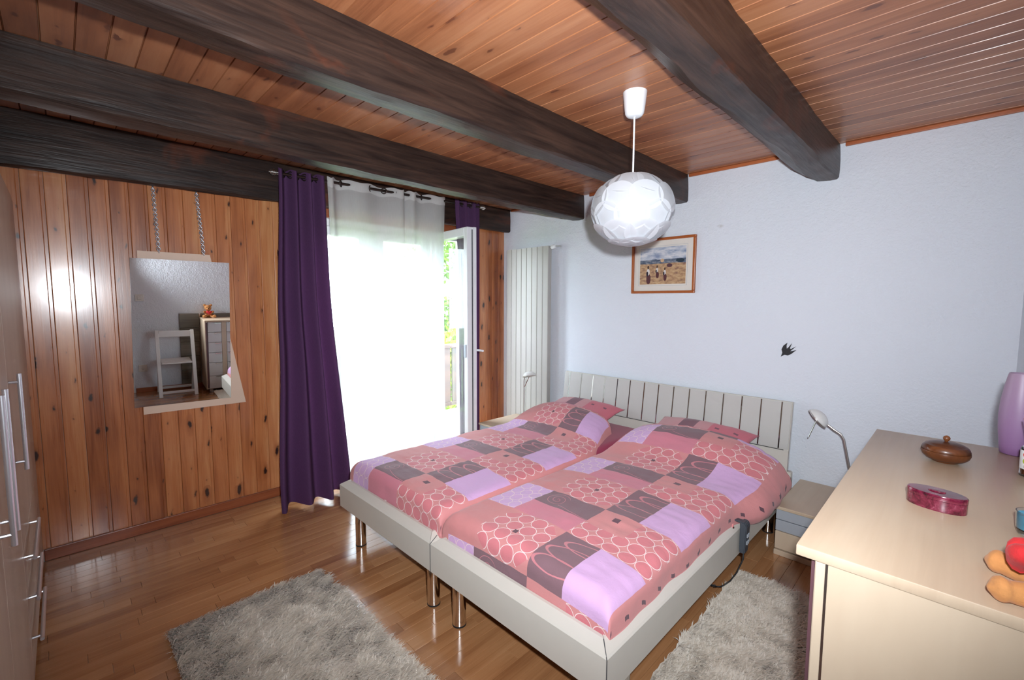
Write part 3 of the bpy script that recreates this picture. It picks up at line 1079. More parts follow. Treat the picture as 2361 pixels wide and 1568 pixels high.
# headboard, leaning back slightly
HX0, HX1 = 0.894, 2.742
HZ0, HZM, HZT = 0.24, 0.478, 0.787
def hby(z_):
    return -0.135 + (z_ - HZ0) / (HZT - HZ0) * 0.075
b_ = bmesh.new()
prism(b_, [(HX0, hby(HZ0), HZ0), (HX0, hby(HZT), HZT), (HX0, hby(HZT) + 0.022, HZT), (HX0, hby(HZ0) + 0.03, HZ0)], (HX1 - HX0, 0, 0))
hbd = obj('headboard', b_, M['cream'], bed)
edges_x = [HX0, 0.953, 1.084, 1.209, 1.332, 1.455, 1.575, 1.703, 1.825, 1.949, 2.071, 2.193, 2.316, 2.439, 2.56, 2.683, HX1]
for a, c_ in zip(edges_x, edges_x[1:]):
    b_ = bmesh.new()
    n_ = Vector((0, -0.99, 0.136)) * 0.010
    p0, p1 = Vector((0, hby(HZM + 0.006), HZM + 0.006)), Vector((0, hby(HZT - 0.004), HZT - 0.004))
    q = [Vector((a + 0.0038, p0.y, p0.z)), Vector((c_ - 0.0038, p0.y, p0.z)), Vector((c_ - 0.0038, p1.y, p1.z)), Vector((a + 0.0038, p1.y, p1.z))]
    prism(b_, q, n_)
    bmesh.ops.bevel(b_, geom=list(b_.edges), offset=0.002, segments=2, affect='EDGES')
    obj('panel', b_, M['panelc'], hbd)
    if a > HX0:
        b_ = bmesh.new()
        nf = Vector((0, -0.99, 0.136))
        r0, r1 = Vector((0, hby(HZM + 0.006), HZM + 0.006)), Vector((0, hby(HZT - 0.004), HZT - 0.004))
        prism(b_, [Vector((a - 0.0036, r0.y, r0.z)) + nf * 0.006, Vector((a + 0.0036, r0.y, r0.z)) + nf * 0.006, Vector((a + 0.0036, r1.y, r1.z)) + nf * 0.006, Vector((a - 0.0036, r1.y, r1.z)) + nf * 0.006], nf * 0.0036)
        obj('joint_strip', b_, M['jointm'], hbd)
b_ = bmesh.new()
tube(b_, [(HX0, hby(HZM) - 0.002, HZM), (HX1 - 0.03, hby(HZM) - 0.002, HZM)], 0.0025, 6)
obj('groove', b_, M['gasket'], hbd)
for x_ in (HX0 - 0.0025, HX1):
    obj('edge_band', prism(bmesh.new(), [(x_, hby(HZ0) - 0.002, HZ0), (x_, hby(HZT) - 0.002, HZT), (x_, hby(HZT) + 0.024, HZT), (x_, hby(HZ0) + 0.03, HZ0)], (0.0025, 0, 0)), M['satin'], hbd)
b_ = bmesh.new()
bm_box(b_, (HX1 - 0.03, -0.13, 0.20), (BX1, -0.085, RZ1 + 0.03), 0.004)
obj('head_bracket', b_, M['cream'], bed)

for k, (a, c_) in enumerate(((0.905, 1.795), (1.84, 2.71))):
    o = obj('mattress', box((a, -2.15, 0.24), (c_, -0.17, 0.435), 0.05, 4), M['sheet'], None, True)
    tag(o, ('mattress in a crimson sheet, on the bed half nearest the balcony door', 'mattress in a crimson sheet, on the bed half nearest the chest')[k], 'mattress', 'mattresses')

# --- pillows
def pillow(cx, cy, a, c_, th, zb, label, rot):
    def fn(sgn):
        def f(i, j):
            u, v = i * 2 - 1, j * 2 - 1
            px_ = u * a * (1 - 0.07 * (1 - v * v))
            py_ = v * c_ * (1 - 0.09 * (1 - u * u))
            t_ = max(0, 1 - abs(u) ** 2.4) ** 0.55 * max(0, 1 - abs(v) ** 2.4) ** 0.55
            z_ = zb + th * 0.45 + sgn * t_ * th * (0.55 if sgn > 0 else 0.45) + 0.006 * nz(px_ * 9, py_ * 9, zb)
            X_, Y_ = px_ * math.cos(rot) - py_ * math.sin(rot), px_ * math.sin(rot) + py_ * math.cos(rot)
            return (cx + X_, cy + Y_, z_ + 0.012 * sm(-1, 1, v) + 0.05 * sm(-0.2, 1, v))
        return f
    b1 = grid(fn(1), 36, 30, lambda i, j: (i, j))
    b2 = grid(fn(-1), 36, 30, lambda i, j: (i, j))
    me = bpy.data.meshes.new('t')
    b2.to_mesh(me)
    b2.free()
    b1.from_mesh(me)
    bpy.data.meshes.remove(me)
    bmesh.ops.remove_doubles(b1, verts=b1.verts, dist=0.0006)
    o = obj('pillow', b1, M['pillow'], None, True)
    return tag(o, label, 'pillow', 'pillows')
pillow(1.255, -0.385, 0.325, 0.235, 0.13, 0.437, 'pink pillow under the duvet on the bed half nearest the balcony door', -0.03)
pillow(2.245, -0.385, 0.335, 0.235, 0.13, 0.437, 'pink pillow under the duvet on the bed half nearest the chest', -0.03)

# --- duvets
def duvet(xl, xr, yf, yh, zt, u0, v0, label, puff, narrow, seed):
    R = 0.062
    arc = R * PI / 2
    sl, sr = xl + R - arc - 0.05, xr - R + arc + 0.19
    tf, th_ = -yf - R + arc + 0.085, -yh
    def edge(q):
        """q: arc distance beyond the flat part (>0): returns (out, down)"""
        if q <= 0:
            return 0.0, 0.0
        if q < arc:
            a = q / R
            return R * math.sin(a), R * (1 - math.cos(a))
        return R + (q - arc) * 0.05, R + (q - arc)
    def fn(i, j):
        s_ = lerp(sl, sr, i)
        t_ = lerp(th_, tf, j)
        s_full = s_
        s_ = min(s_, xr - R + arc + 0.085)
        if s_ < xl + R:
            o_, d1 = edge(xl + R - s_)
            x_ = xl + R - o_
        elif s_ > xr - R:
            o_, d1 = edge(s_ - (xr - R))
            x_ = xr - R + o_
        else:
            x_, d1 = s_, 0.0
        if t_ > -yf - R:
            o_, d2 = edge(t_ + yf + R)
            y_ = yf + R - o_
        else:
            y_, d2 = -t_, 0.0
        mid = 1 - ((x_ - (xl + xr) / 2) / ((xr - xl) / 2)) ** 2
        crown = 0.022 * max(0, mid)
        pb = sm(-0.92, -0.50, y_)
        h_ = zt + crown + pb * (0.105 * max(0, mid) ** 0.35 + 0.02)
        nar = narrow * sm(-1.0, -0.40, y_)
        x_ = xl + (x_ - xl) * (1 - nar)
        wr = 0.007 * nz(x_ * 5, y_ * 5, seed) + 0.004 * nz(x_ * 16, y_ * 7, seed + 2) + 0.003 * nz(x_ * 8, y_ * 24, seed + 4)
        z_ = h_ + wr
        dn = math.sqrt(d1 * d1 + d2 * d2)
        roll = None
        if puff:
            w = sm(-1.10, -0.80, y_)
            s0 = xr - 0.03
            if s_full > s0 and w > 0:
                f_ = (s_full - s0) / (sr - s0)
                an_ = math.radians(lerp(96, -118, f_))
                zb_ = 0.262 + 0.03 * sm(-0.55, -0.40, y_)
                rz_ = (z_ - zb_) / 2
                rx_ = 0.105 + 0.012 * nz(y_ * 9, f_ * 3, seed)
                fold = 0.010 * math.sin(y_ * 44 + f_ * 5) * sm(0.45, 0.8, f_)
                cxp = lerp(s0 + 0.012, xr - 0.005, sm(0, 0.35, f_))
                roll = (cxp + (rx_ + fold) * math.cos(an_), zb_ + rz_ + (rz_ + fold) * math.sin(an_), w)
        x_ += 0.010 * nz(y_ * 6, seed + 7) * sm(0.02, 0.1, d1)
        y_ += 0.008 * nz(x_ * 7, seed + 8) * sm(0.02, 0.1, d2)
        z_ = max(0.334, z_ - dn)
        if roll:
            x_, z_ = lerp(x_, roll[0], roll[2]), lerp(z_, roll[1], roll[2])
        return (x_, y_, z_)
    b_ = grid(fn, 110, 230, lambda i, j: (lerp(sl, sr, i), lerp(th_, tf, j)))
    o = obj('duvet', b_, duvet_mat('patchwork_duvet_print_%d' % seed, u0, v0), None, True)
    md = o.modifiers.new('thickness', 'SOLIDIFY')
    md.thickness = 0.012
    md.offset = -1
    return tag(o, label, 'duvet', 'patchwork duvets')
duvet(0.885, 1.812, -2.160, -0.47, 0.452, 0.935, 1.975, 'pink patchwork duvet on the bed half nearest the balcony door', False, 0.17, 3)
duvet(1.832, 2.738, -2.163, -0.42, 0.452, 1.88, 1.632, 'pink patchwork duvet bulging over the bed rail beside the chest', True, 0.0, 21)

# --- remote control of the bed, hung over the rail
rm = thing('bed_remote', (2.79, -1.04, 0.18), 'dark grey wired bed remote hooked over the side rail', 'remote')
b_ = bmesh.new()
prism(b_, [(2.774, -1.075, 0.205), (2.800, -1.075, 0.205), (2.806, -1.075, 0.345), (2.796, -1.075, 0.362), (2.774, -1.075, 0.362)], (0, 0.052, 0))
bmesh.ops.bevel(b_, geom=list(b_.edges), offset=0.004, segments=2, affect='EDGES')
obj('handset', b_, M['greyplastic'], rm)
obj('hook', box((2.712, -1.066, 0.352), (2.785, -1.036, 0.361), 0.002), M['greyplastic'], rm)
for k in range(4):
    obj('button', box((2.802, -1.062 + (k % 2) * 0.018, 0.25 + (k // 2) * 0.035), (2.8075, -1.051 + (k % 2) * 0.018, 0.268 + (k // 2) * 0.035), 0.001), M['silver'], rm)
b_ = bmesh.new()
cp = [Vector(p) for p in ((2.788, -1.05, 0.206), (2.79, -1.055, 0.17), (2.775, -1.09, 0.11), (2.75, -1.10, 0.06), (2.728, -1.115, 0.035), (2.718, -1.135, 0.030), (2.70, -1.15, 0.03))]
tube(b_, cp, 0.0035, 6)
pts = []
for k in range(50):
    f = k / 49
    pts.append((2.70 - 0.09 * f + 0.006 * math.cos(k * 1.9), -1.15 - 0.02 * f, 0.030 + 0.007 * math.sin(k * 1.9)))
tube(b_, pts, 0.0028, 5)
obj('cable', b_, M['black'], rm, True)

# ================================================================== NIGHTSTANDS AND LAMPS
def nightstand(x0, x1, label, dy=0.0):
    t = thing('nightstand', ((x0 + x1) / 2, -0.29, 0), label, 'nightstand', 'nightstands')
    yf, yb, zt = -0.555 + dy * 0.6, -0.018 + dy, 0.285
    obj('top', box((x0 - 0.004, yf - 0.01, zt - 0.018), (x1 + 0.004, yb, zt), 0.003, 2), M['mapley'], t)
    obj('body', box((x0, yf + 0.018, 0.03), (x1, yb, zt - 0.018)), M['maple'], t)
    for a, c_ in ((0.208, 0.264), (0.142, 0.204)):
        d = obj('drawer', box((x0, yf, a), (x1, yf + 0.018, c_), 0.002), M['silver'], t)
        obj('handle', box(((x0 + x1) / 2 - 0.03, yf - 0.012, c_ - 0.006), ((x0 + x1) / 2 + 0.03, yf, c_), 0.001), M['gasket'], d)
    obj('lower_front', box((x0, yf, 0.036), (x1, yf + 0.018, 0.138), 0.002), M['maple'], t)
    obj('plinth', box((x0 - 0.002, yf - 0.006, 0.0), (x1 + 0.002, yf + 0.03, 0.03), 0.002), M['maple'], t)
    return t
nightstand(2.80, 3.24, 'pale nightstand with silver drawers half hidden by the chest')
nightstand(0.30, 0.74, 'pale nightstand in front of the radiator, mostly hidden by the bed', -0.09)

def bed_lamp(base, pts, head, hdir, label, rodv):
    t = thing('bedside_lamp', base, label, 'lamp', 'bedside lamps')
    b_ = bmesh.new()
    lathe(b_, [(0.055, 0.0), (0.055, 0.008), (0.05, 0.012), (0.012, 0.016), (0.008, 0.03)], base, 28)
    obj('base', b_, M['satin'], t, True, 35)
    b_ = bmesh.new()
    tube(b_, [Vector(base) + Vector((0, 0, 0.02))] + [Vector(p) for p in pts], 0.0062, 10)
    obj('arm', b_, M['satin'], t, True, 60)
    # half dome shade opening along hdir
    hd = Vector(hdir).normalized()
    rot = Vector((0, 0, -1)).rotation_difference(hd).to_matrix()
    b_ = bmesh.new()
    R_ = 0.062
    prof = [(0.002, 0.046)] + [(R_ * math.sin(a), 0.046 * math.cos(a)) for a in [k * PI / 2 / 8 for k in range(1, 9)]] + [(R_ - 0.004, 0.0), (R_ * 0.6, 0.022), (0.002, 0.036)]
    lathe(b_, prof, (0, 0, 0), 28)
    for v in b_.verts:
        v.co = rot @ v.co + Vector(head)
    obj('shade', b_, M['opal'], t, True, 50)
    b_ = bmesh.new()
    lathe(b_, [(R_ + 0.001, -0.003), (R_ + 0.004, 0.0), (R_ + 0.001, 0.004), (R_ - 0.003, 0.0), (R_ + 0.001, -0.003)], (0, 0, 0), 28, cap=False)
    for v in b_.verts:
        v.co = rot @ v.co + Vector(head)
    obj('rim', b_, M['satin'], t, True)
    b_ = bmesh.new()
    tube(b_, [Vector(head) + hd * 0.002, Vector(head) + Vector(rodv)], 0.0035, 8)
    obj('handle', b_, M['chrome'], t, True, 40)
bed_lamp((3.10, -0.20, 0.285), [(3.09, -0.20, 0.40), (3.065, -0.2, 0.51), (3.038, -0.2, 0.64), (3.022, -0.2, 0.668), (2.985, -0.2, 0.69), (2.935, -0.2, 0.727)], (2.905, -0.205, 0.738), (-0.72, -0.12, -0.66),
         'brushed steel lamp with white glass shade on the nightstand beside the chest', (-0.035, -0.03, -0.115))
bed_lamp((0.538, -0.25, 0.285), [(0.537, -0.25, 0.40), (0.536, -0.25, 0.68), (0.545, -0.25, 0.712), (0.58, -0.25, 0.725)], (0.605, -0.25, 0.725), (0.25, -0.1, -0.95),
         'slim steel lamp with small white shade in front of the radiator', (-0.03, -0.03, -0.10))

# ================================================================== RADIATOR
rd = thing('radiator', (0.41, -0.06, 0.14), 'tall cream panel radiator standing in the corner of the white wall', 'radiator')
RA, RB, RZ, RT = 0.138, 0.700, 0.14, 1.952
n = 8
pw = (RB - RA) / n
b_ = bmesh.new()
prism(b_, [(-pw / 2 + 0.001, 0, 0), (-pw / 2 + 0.001, -0.019, 0), (-pw / 2 + 0.003, -0.0225, 0), (-pw / 2 + 0.007, -0.024, 0), (pw / 2 - 0.007, -0.024, 0), (pw / 2 - 0.003, -0.0225, 0), (pw / 2 - 0.001, -0.019, 0), (pw / 2 - 0.001, 0, 0)], (0, 0, RT - RZ))
cme = mesh_of('column', b_, M['rad'], True, 20)
for k in range(n):
    piece('column', cme, rd, (RA + pw * (k + 0.5), -0.076, RZ))
obj('back_plate', box((RA + 0.004, -0.0765, RZ + 0.01), (RB - 0.004, -0.05, RT - 0.004)), M['rad'], rd)
for z_ in (0.3, 1.75):
    for x_ in (RA + 0.1, RB - 0.1):
        obj('bracket', box((x_ - 0.012, -0.05, z_ - 0.02), (x_ + 0.012, -0.001, z_ + 0.02)), M['rad'], rd)
b_ = bmesh.new()
tube(b_, [(RB - 0.005, -0.07, 1.935), (RB + 0.012, -0.07, 1.938)], 0.012, 10)
tube(b_, [(RB + 0.060, -0.075, 1.944), (RB + 0.066, -0.03, 1.95), (RB + 0.066, -0.001, 1.95)], 0.009, 8)
v_ = obj('valve', b_, M['satin'], rd, True, 40)
b_ = bmesh.new()
tube(b_, [(RB + 0.012, -0.07, 1.938), (RB + 0.018, -0.07, 1.939), (RB + 0.05, -0.073, 1.943), (RB + 0.064, -0.075, 1.945)], [0.014, 0.021, 0.02, 0.014], 14)
obj('thermostat_knob', b_, M['plasticw'], v_, True, 40)

# ================================================================== PICTURE, DECAL
px0, px1, pz0, pz1 = 1.530, 2.056, 1.498, 1.929
pic = thing('framed_picture', ((px0 + px1) / 2, -0.012, pz0), 'framed print of field workers under a pale sky, on the white wall', 'picture')
fwid = 0.020
for a, c_ in (((px0, pz1 - fwid), (px1, pz1)), ((px0, pz0), (px1, pz0 + fwid)), ((px0, pz0 + fwid), (px0 + fwid, pz1 - fwid)), ((px1 - fwid, pz0 + fwid), (px1, pz1 - fwid))):
    obj('frame_bar', box((a[0], -0.024, a[1]), (c_[0], 0.0, c_[1]), 0.004, 2), M['frame'], pic)
obj('mount', box((px0 + fwid, -0.010, pz0 + fwid), (px1 - fwid, -0.004, pz1 - fwid)), M['card'], pic)
ix0, ix1, iz0, iz1 = px0 + 0.072, px1 - 0.075, pz0 + 0.072, pz1 - 0.072
for a, c_ in (((ix0 - 0.012, iz1 + 0.010), (ix1 + 0.012, iz1 + 0.012)), ((ix0 - 0.012, iz0 - 0.012), (ix1 + 0.012, iz0 - 0.010)), ((ix0 - 0.012, iz0 - 0.012), (ix0 - 0.010, iz1 + 0.012)), ((ix1 + 0.010, iz0 - 0.012), (ix1 + 0.012, iz1 + 0.012))):
    obj('mount_line', box((a[0], -0.0105, a[1]), (c_[0], -0.0098, c_[1])), M['silver'], pic)
po_ = obj('print', box((ix0, -0.0112, iz0), (ix1, -0.0098, iz1)), picture_mat(ix0 - (px0 + px1) / 2, ix1 - (px0 + px1) / 2, iz0 - pz0, iz1 - pz0), pic)

# swallow, wings swept back, flying down to the left
sw = [(-0.040, -0.045), (-0.018, -0.030), (0.000, -0.034), (0.020, -0.022), (0.048, 0.006), (0.030, 0.000), (0.012, -0.006), (0.046, 0.030), (0.016, 0.010), (0.010, 0.014),
      (0.020, 0.048), (0.000, 0.018), (-0.008, 0.010), (-0.010, 0.030), (-0.006, 0.050), (-0.028, 0.030), (-0.038, 0.004), (-0.032, -0.018)]
b_ = bmesh.new()
prism(b_, [(2.683 + a, 0.0, 1.116 + c_) for a, c_ in sw], (0, -0.003, 0))
tag(obj('swallow_decal', b_, M['birdblack']), 'small black swallow silhouette stuck on the white wall', 'wall decal')

# ================================================================== PENDANT LAMP
LC = Vector((2.366, -1.459, 1.850))
pd = thing('pendant_lamp', (LC.x, LC.y, HC), 'white pendant lamp with a globe of overlapping plastic discs', 'lamp')
b_ = bmesh.new()
lathe(b_, [(0.020, -0.108), (0.034, -0.104), (0.042, -0.092), (0.047, -0.06), (0.0535, 0.0)], (LC.x, LC.y, HC), 32)
obj('ceiling_cup', b_, M['plasticw'], pd, True, 50)
b_ = bmesh.new()
tube(b_, [(LC.x, LC.y, HC - 0.106), (LC.x, LC.y, LC.z + 0.12)], 0.0042, 8)
obj('cord', b_, M['plasticw'], pd, True, 60)
RH, RV = 0.172, 0.152
def petal_me(lat, ar, lift):
    b2 = bmesh.new()
    cdir = Vector((math.cos(lat), 0, math.sin(lat)))
    e1 = Vector((0, 1, 0))
    e2 = cdir.cross(e1) * -1
    rings = []
    nr, nn = 5, 26
    cv = None
    for r in range(nr + 1):
        al = ar * r / nr
        ring = []
        for k in range(nn if r else 1):
            a = 2 * PI * k / nn
            q_ = al / ar
            d = cdir * (1.0 + lift - 0.030 * q_ * q_ - 0.022 * q_ * math.sin(a)) + (e1 * math.cos(a) + e2 * math.sin(a)) * math.tan(ar) * q_
            p = Vector((d.x * RH, d.y * RH, d.z * RV))
            ring.append(b2.verts.new(p))
        rings.append(ring)
    for k in range(nn):
        b2.faces.new((rings[0][0], rings[1][k], rings[1][(k + 1) % nn]))
    for a_, c_ in zip(rings[1:], rings[2:]):
        for k in range(nn):
            b2.faces.new((a_[k], c_[k], c_[(k + 1) % nn], a_[(k + 1) % nn]))
    return mesh_of('petal', b2, M['shade'], True)
for lat, cnt, lift, ph in ((74, 5, 0.01, 0), (42, 8, 0.025, 0.3), (13, 9, 0.045, 0.0), (-17, 9, 0.02, 0.35), (-46, 8, 0.035, 0.1), (-74, 5, 0.05, 0.5)):
    me = petal_me(math.radians(lat), 0.42 if abs(lat) < 60 else 0.38, lift)
    for k in range(cnt):
        o = piece('disc', me, pd, LC, (0, 0, 2 * PI * k / cnt + ph))
b_ = bmesh.new()
bmesh.ops.create_uvsphere(b_, u_segments=32, v_segments=20, radius=1.0)
for v in b_.verts:
    v.co = Vector((v.co.x * RH * 0.93, v.co.y * RH * 0.93, v.co.z * RV * 0.93)) + LC
obj('inner_globe', b_, M['shade'], pd, True)

# ================================================================== MIRROR ON THE PINE WALL
mr = thing('wall_mirror', (0.03, -2.82, 0.73), 'rectangular mirror on offset pale boards hung by two chains on the pine wall', 'mirror')
mt, ma = -0.040, -0.030
mn_ = Vector((math.cos(mt) * math.cos(ma), math.sin(ma), math.sin(mt))).normalized()
mq = Vector((0.046, -2.82, 1.23))
def on_mir(y_, z_, off=0.0):
    x_ = mq.x - ((y_ - mq.y) * mn_.y + (z_ - mq.z) * mn_.z) / mn_.x
    return Vector((x_, y_, z_)) + mn_ * off
b_ = bmesh.new()
prism(b_, [on_mir(-3.062, 1.674), on_mir(-2.565, 1.674), on_mir(-2.583, 0.780), on_mir(-3.082, 0.788)], mn_ * -0.005)
obj('glass', b_, M['mirror'], mr)
b_ = bmesh.new()
prism(b_, [on_mir(-3.026, 1.718, -0.006), on_mir(-2.668, 1.718, -0.006), on_mir(-2.495, 0.735, -0.006), on_mir(-3.041, 0.738, -0.006)], mn_ * -0.010)
obj('backing_board', b_, M['mdf'], mr)
b_ = bmesh.new()
prism(b_, [on_mir(-3.0, 1.60, -0.016), on_mir(-2.70, 1.60, -0.016), on_mir(-2.70, 0.80, -0.016), on_mir(-3.0, 0.80, -0.016)], mn_ * -0.004)
obj('spacer', b_, M['mdf'], mr)
for (ya, za, yb_, zb_) in ((-2.930, 2.092, -2.925, 1.715), (-2.713, 2.098, -2.70, 1.715)):
    b_ = bmesh.new()
    A = Vector((0.012, ya, za))
    B = on_mir(yb_, zb_, -0.008)
    d = (B - A)
    n = 26
    ax = d.normalized()
    s1 = ax.cross(Vector((1, 0, 0))).normalized()
    s2 = ax.cross(s1).normalized()
    for k in range(n):
        ce = A + d * ((k + 0.5) / n)
        w_ = s1 if k % 2 == 0 else s2
        pts = []
        for q in range(11):
            a = 2 * PI * q / 10
            pts.append(ce + ax * math.cos(a) * 0.0112 + w_ * math.sin(a) * 0.0085)
        tube(b_, pts, 0.0030, 5, False)
    bm_box(b_, (0.0, ya - 0.004, za - 0.004), (0.016, ya + 0.004, za + 0.018))
    obj('chain', b_, M['alu'], mr, True)

# ================================================================== WARDROBE
wy = -3.502
wr_ = thing('wardrobe', (1.2, -3.8, 0), 'pale wardrobe with long bar handles along the left edge', 'wardrobe')
obj('carcass', box((0.02, -4.09, 0.05), (2.32, wy - 0.022, 1.935)), M['ward'], wr_)
obj('top_panel', box((0.018, -4.095, 1.935), (2.322, wy - 0.004, 1.958), 0.002), M['ward'], wr_)
obj('plinth', box((0.03, -4.08, 0.0), (2.31, wy - 0.04, 0.05)), M['ward'], wr_)
def vhandle(par, x_, z0, z1):
    h_ = bmesh.new()
    tube(h_, [(x_, wy + 0.026, z0), (x_, wy + 0.026, z1)], 0.0065, 10)
    for z_ in (z0 + 0.03, z1 - 0.03):
        tube(h_, [(x_, wy, z_), (x_, wy + 0.026, z_)], 0.005, 8)
    obj('handle', h_, M['alu'], par, True, 40)
def hhandle(par, x0, x1, z_):
    h_ = bmesh.new()
    tube(h_, [(x0, wy + 0.026, z_), (x1, wy + 0.026, z_)], 0.0065, 10)
    for x_ in (x0 + 0.03, x1 - 0.03):
        tube(h_, [(x_, wy, z_), (x_, wy + 0.026, z_)], 0.005, 8)
    obj('handle', h_, M['alu'], par, True, 40)
for x0, x1, z0, hx_, hz in ((0.022, 1.188, 0.534, 1.15, (0.825, 1.17)), (1.192, 1.748, 0.055, 1.69, (0.80, 1.19)), (1.752, 2.318, 0.055, 1.80, (0.80, 1.19))):
    d = obj('door', box((x0, wy - 0.02, z0), (x1, wy, 1.932), 0.002), M['ward'], wr_)
    vhandle(d, hx_, *hz)
for z0, z1 in ((0.378, 0.530), (0.222, 0.374), (0.055, 0.218)):
    d = obj('drawer', box((0.022, wy - 0.02, z0), (1.188, wy, z1), 0.002), M['ward'], wr_)
    hhandle(d, 0.74, 1.16, z1 - 0.033)

# ================================================================== CHEST OF DRAWERS
CX0, CX1, CY0, CY1, CZ = 3.265, XR - 0.003, -2.306, -1.088, 0.928
ch = thing('chest_of_drawers', ((CX0 + CX1) / 2, (CY0 + CY1) / 2, 0), 'pale maple chest of drawers in the right foreground with ornaments on it', 'chest of drawers')
b_ = box((CX0, CY0, CZ - 0.023), (CX1, CY1, CZ), 0.003, 2)
obj('top', b_, M['mapley'], ch, True, 35)
kx = CX0 + 0.034
obj('side_panel', box((kx + 0.022, CY0 + 0.004, 0.04), (CX1, CY0 + 0.034, CZ - 0.023)), M['maple'], ch)
obj('side_panel', box((kx + 0.022, CY1 - 0.034, 0.04), (CX1, CY1 - 0.014, CZ - 0.023)), M['maple'], ch)
obj('back_panel', box((CX1 - 0.008, CY0 + 0.034, 0.04), (CX1 - 0.002, CY1 - 0.034, CZ - 0.023)), M['maple'], ch)
obj('bottom_panel', box((kx + 0.022, CY0 + 0.034, 0.04), (CX1 - 0.008, CY1 - 0.034, 0.06)), M['maple'], ch)
for y_ in (CY0 + 0.004, CY1 - 0.030):
    obj('stile', box((kx, y_, 0.04), (kx + 0.019, y_ + 0.018, CZ - 0.024), 0.002), M['maple'], ch)
obj('chrome_strip', box((kx + 0.018, CY0 + 0.003, 0.04), (kx + 0.0225, CY0 + 0.032, CZ - 0.023)), M['satin'], ch)
cols = [(CY0 + 0.034, -2.126), (-2.070, -1.330), (-1.274, CY1 - 0.034)]
for y_ in (-2.124, -1.328):
    obj('stile', box((kx - 0.004, y_, 0.04), (kx + 0.02, y_ + 0.052, CZ - 0.024), 0.002), M['maple'], ch)
zs = [0.903, 0.853, 0.720, 0.587, 0.459, 0.325, 0.050]
zs = [0.903, 0.775, 0.645, 0.515, 0.385, 0.215, 0.048]
for k, (ya, yb_) in enumerate(cols):
    for z1, z0 in zip(zs, zs[1:]):
        d = obj('drawer', box((kx - 0.006, ya, z0 + 0.002), (kx + 0.014, yb_, z1 - 0.002), 0.002), M['chestfront'], ch)
        obj('handle', box((kx - 0.018, yb_ - 0.075 if k == 0 else ya + 0.02, z1 - 0.016), (kx - 0.006, yb_ - 0.005 if k == 0 else ya + 0.09, z1 - 0.008), 0.002), M['chrome'], d)
obj('front_edge_strip', box((kx - 0.008, CY0 + 0.016, 0.06), (kx - 0.001, CY0 + 0.030, CZ - 0.03)), M['mauve'], ch)  # solid mauve strip, the edge of the drawer fronts
for x_ in (kx + 0.05, CX1 - 0.05):
    for y_ in (CY0 + 0.06, CY1 - 0.06):
        b_ = bmesh.new()
        lathe(b_, [(0.018, 0.0), (0.02, 0.002), (0.02, 0.04)], (x_, y_, 0), 14)
        obj('foot', b_, M['satin'], ch, True, 40)

# --- things on the chest
def at(x_, y_):
    return (x_, y_, CZ)
bw = thing('lidded_bowl', at(3.468, -1.405), 'round turned wooden bowl with knobbed lid on the chest', 'bowl')
b_ = bmesh.new()
lathe(b_, [(0.030, 0.0), (0.032, 0.002), (0.033, 0.004), (0.046, 0.009), (0.055, 0.018), (0.059, 0.028), (0.0585, 0.0355)], at(3.468, -1.405), 40)
obj('body', b_, M['bowlwood'], bw, True, 40)
b_ = bmesh.new()
lathe(b_, [(0.0575, 0.036), (0.0582, 0.038), (0.0555, 0.046), (0.050, 0.0525), (0.0485, 0.0525), (0.041, 0.0575), (0.026, 0.0620), (0.012, 0.0635), (0.004, 0.064)], at(3.468, -1.405), 40)
ld = obj('lid', b_, M['bowlwood'], bw, True, 40)
b_ = bmesh.new()
lathe(b_, [(0.004, 0.063), (0.0045, 0.066), (0.008, 0.070), (0.0092, 0.075), (0.007, 0.080), (0.002, 0.083)], at(3.468, -1.405), 20)
obj('knob', b_, M['bowlwood'], ld, True)

bxp = (3.462, -1.865)
bx_ = thing('trinket_box', at(*bxp), 'oval crimson marbled trinket box on the chest', 'box')
b_ = bmesh.new()
lathe(b_, [(0.98, 0.0), (1.0, 0.002), (1.0, 0.026)], at(*bxp), 48, 0.056, 0.032, -0.20)
obj('body', b_, M['marble'], bx_, True, 35)
b_ = bmesh.new()
lathe(b_, [(1.0, 0.0265), (1.01, 0.0275), (1.01, 0.037), (0.97, 0.0395), (0.5, 0.0398), (0.30, 0.040)], at(*bxp), 48, 0.056, 0.032, -0.20)
ld = obj('lid', b_, M['marble'], bx_, True, 35)
b_ = bmesh.new()
lathe(b_, [(0.30, 0.040), (0.28, 0.0425), (0.02, 0.0435)], at(*bxp), 36, 0.056, 0.032, -0.20)
obj('medallion', b_, M['marble'], ld, True, 35)

vp = (3.632, -1.142)
vs = thing('glass_vase', at(*vp), 'tall frosted lilac glass vase at the back of the chest', 'vase')
b_ = bmesh.new()
prof = [(0.034, 0.0), (0.0385, 0.003), (0.041, 0.03), (0.046, 0.08), (0.0480, 0.13), (0.0455, 0.18), (0.040, 0.225), (0.0335, 0.262), (0.0315, 0.270), (0.0295, 0.270), (0.031, 0.26), (0.042, 0.18), (0.0445, 0.13), (0.038, 0.03), (0.031, 0.008)]
lathe(b_, prof, at(*vp), 44)
obj('body', b_, M['vase'], vs, True, 60)

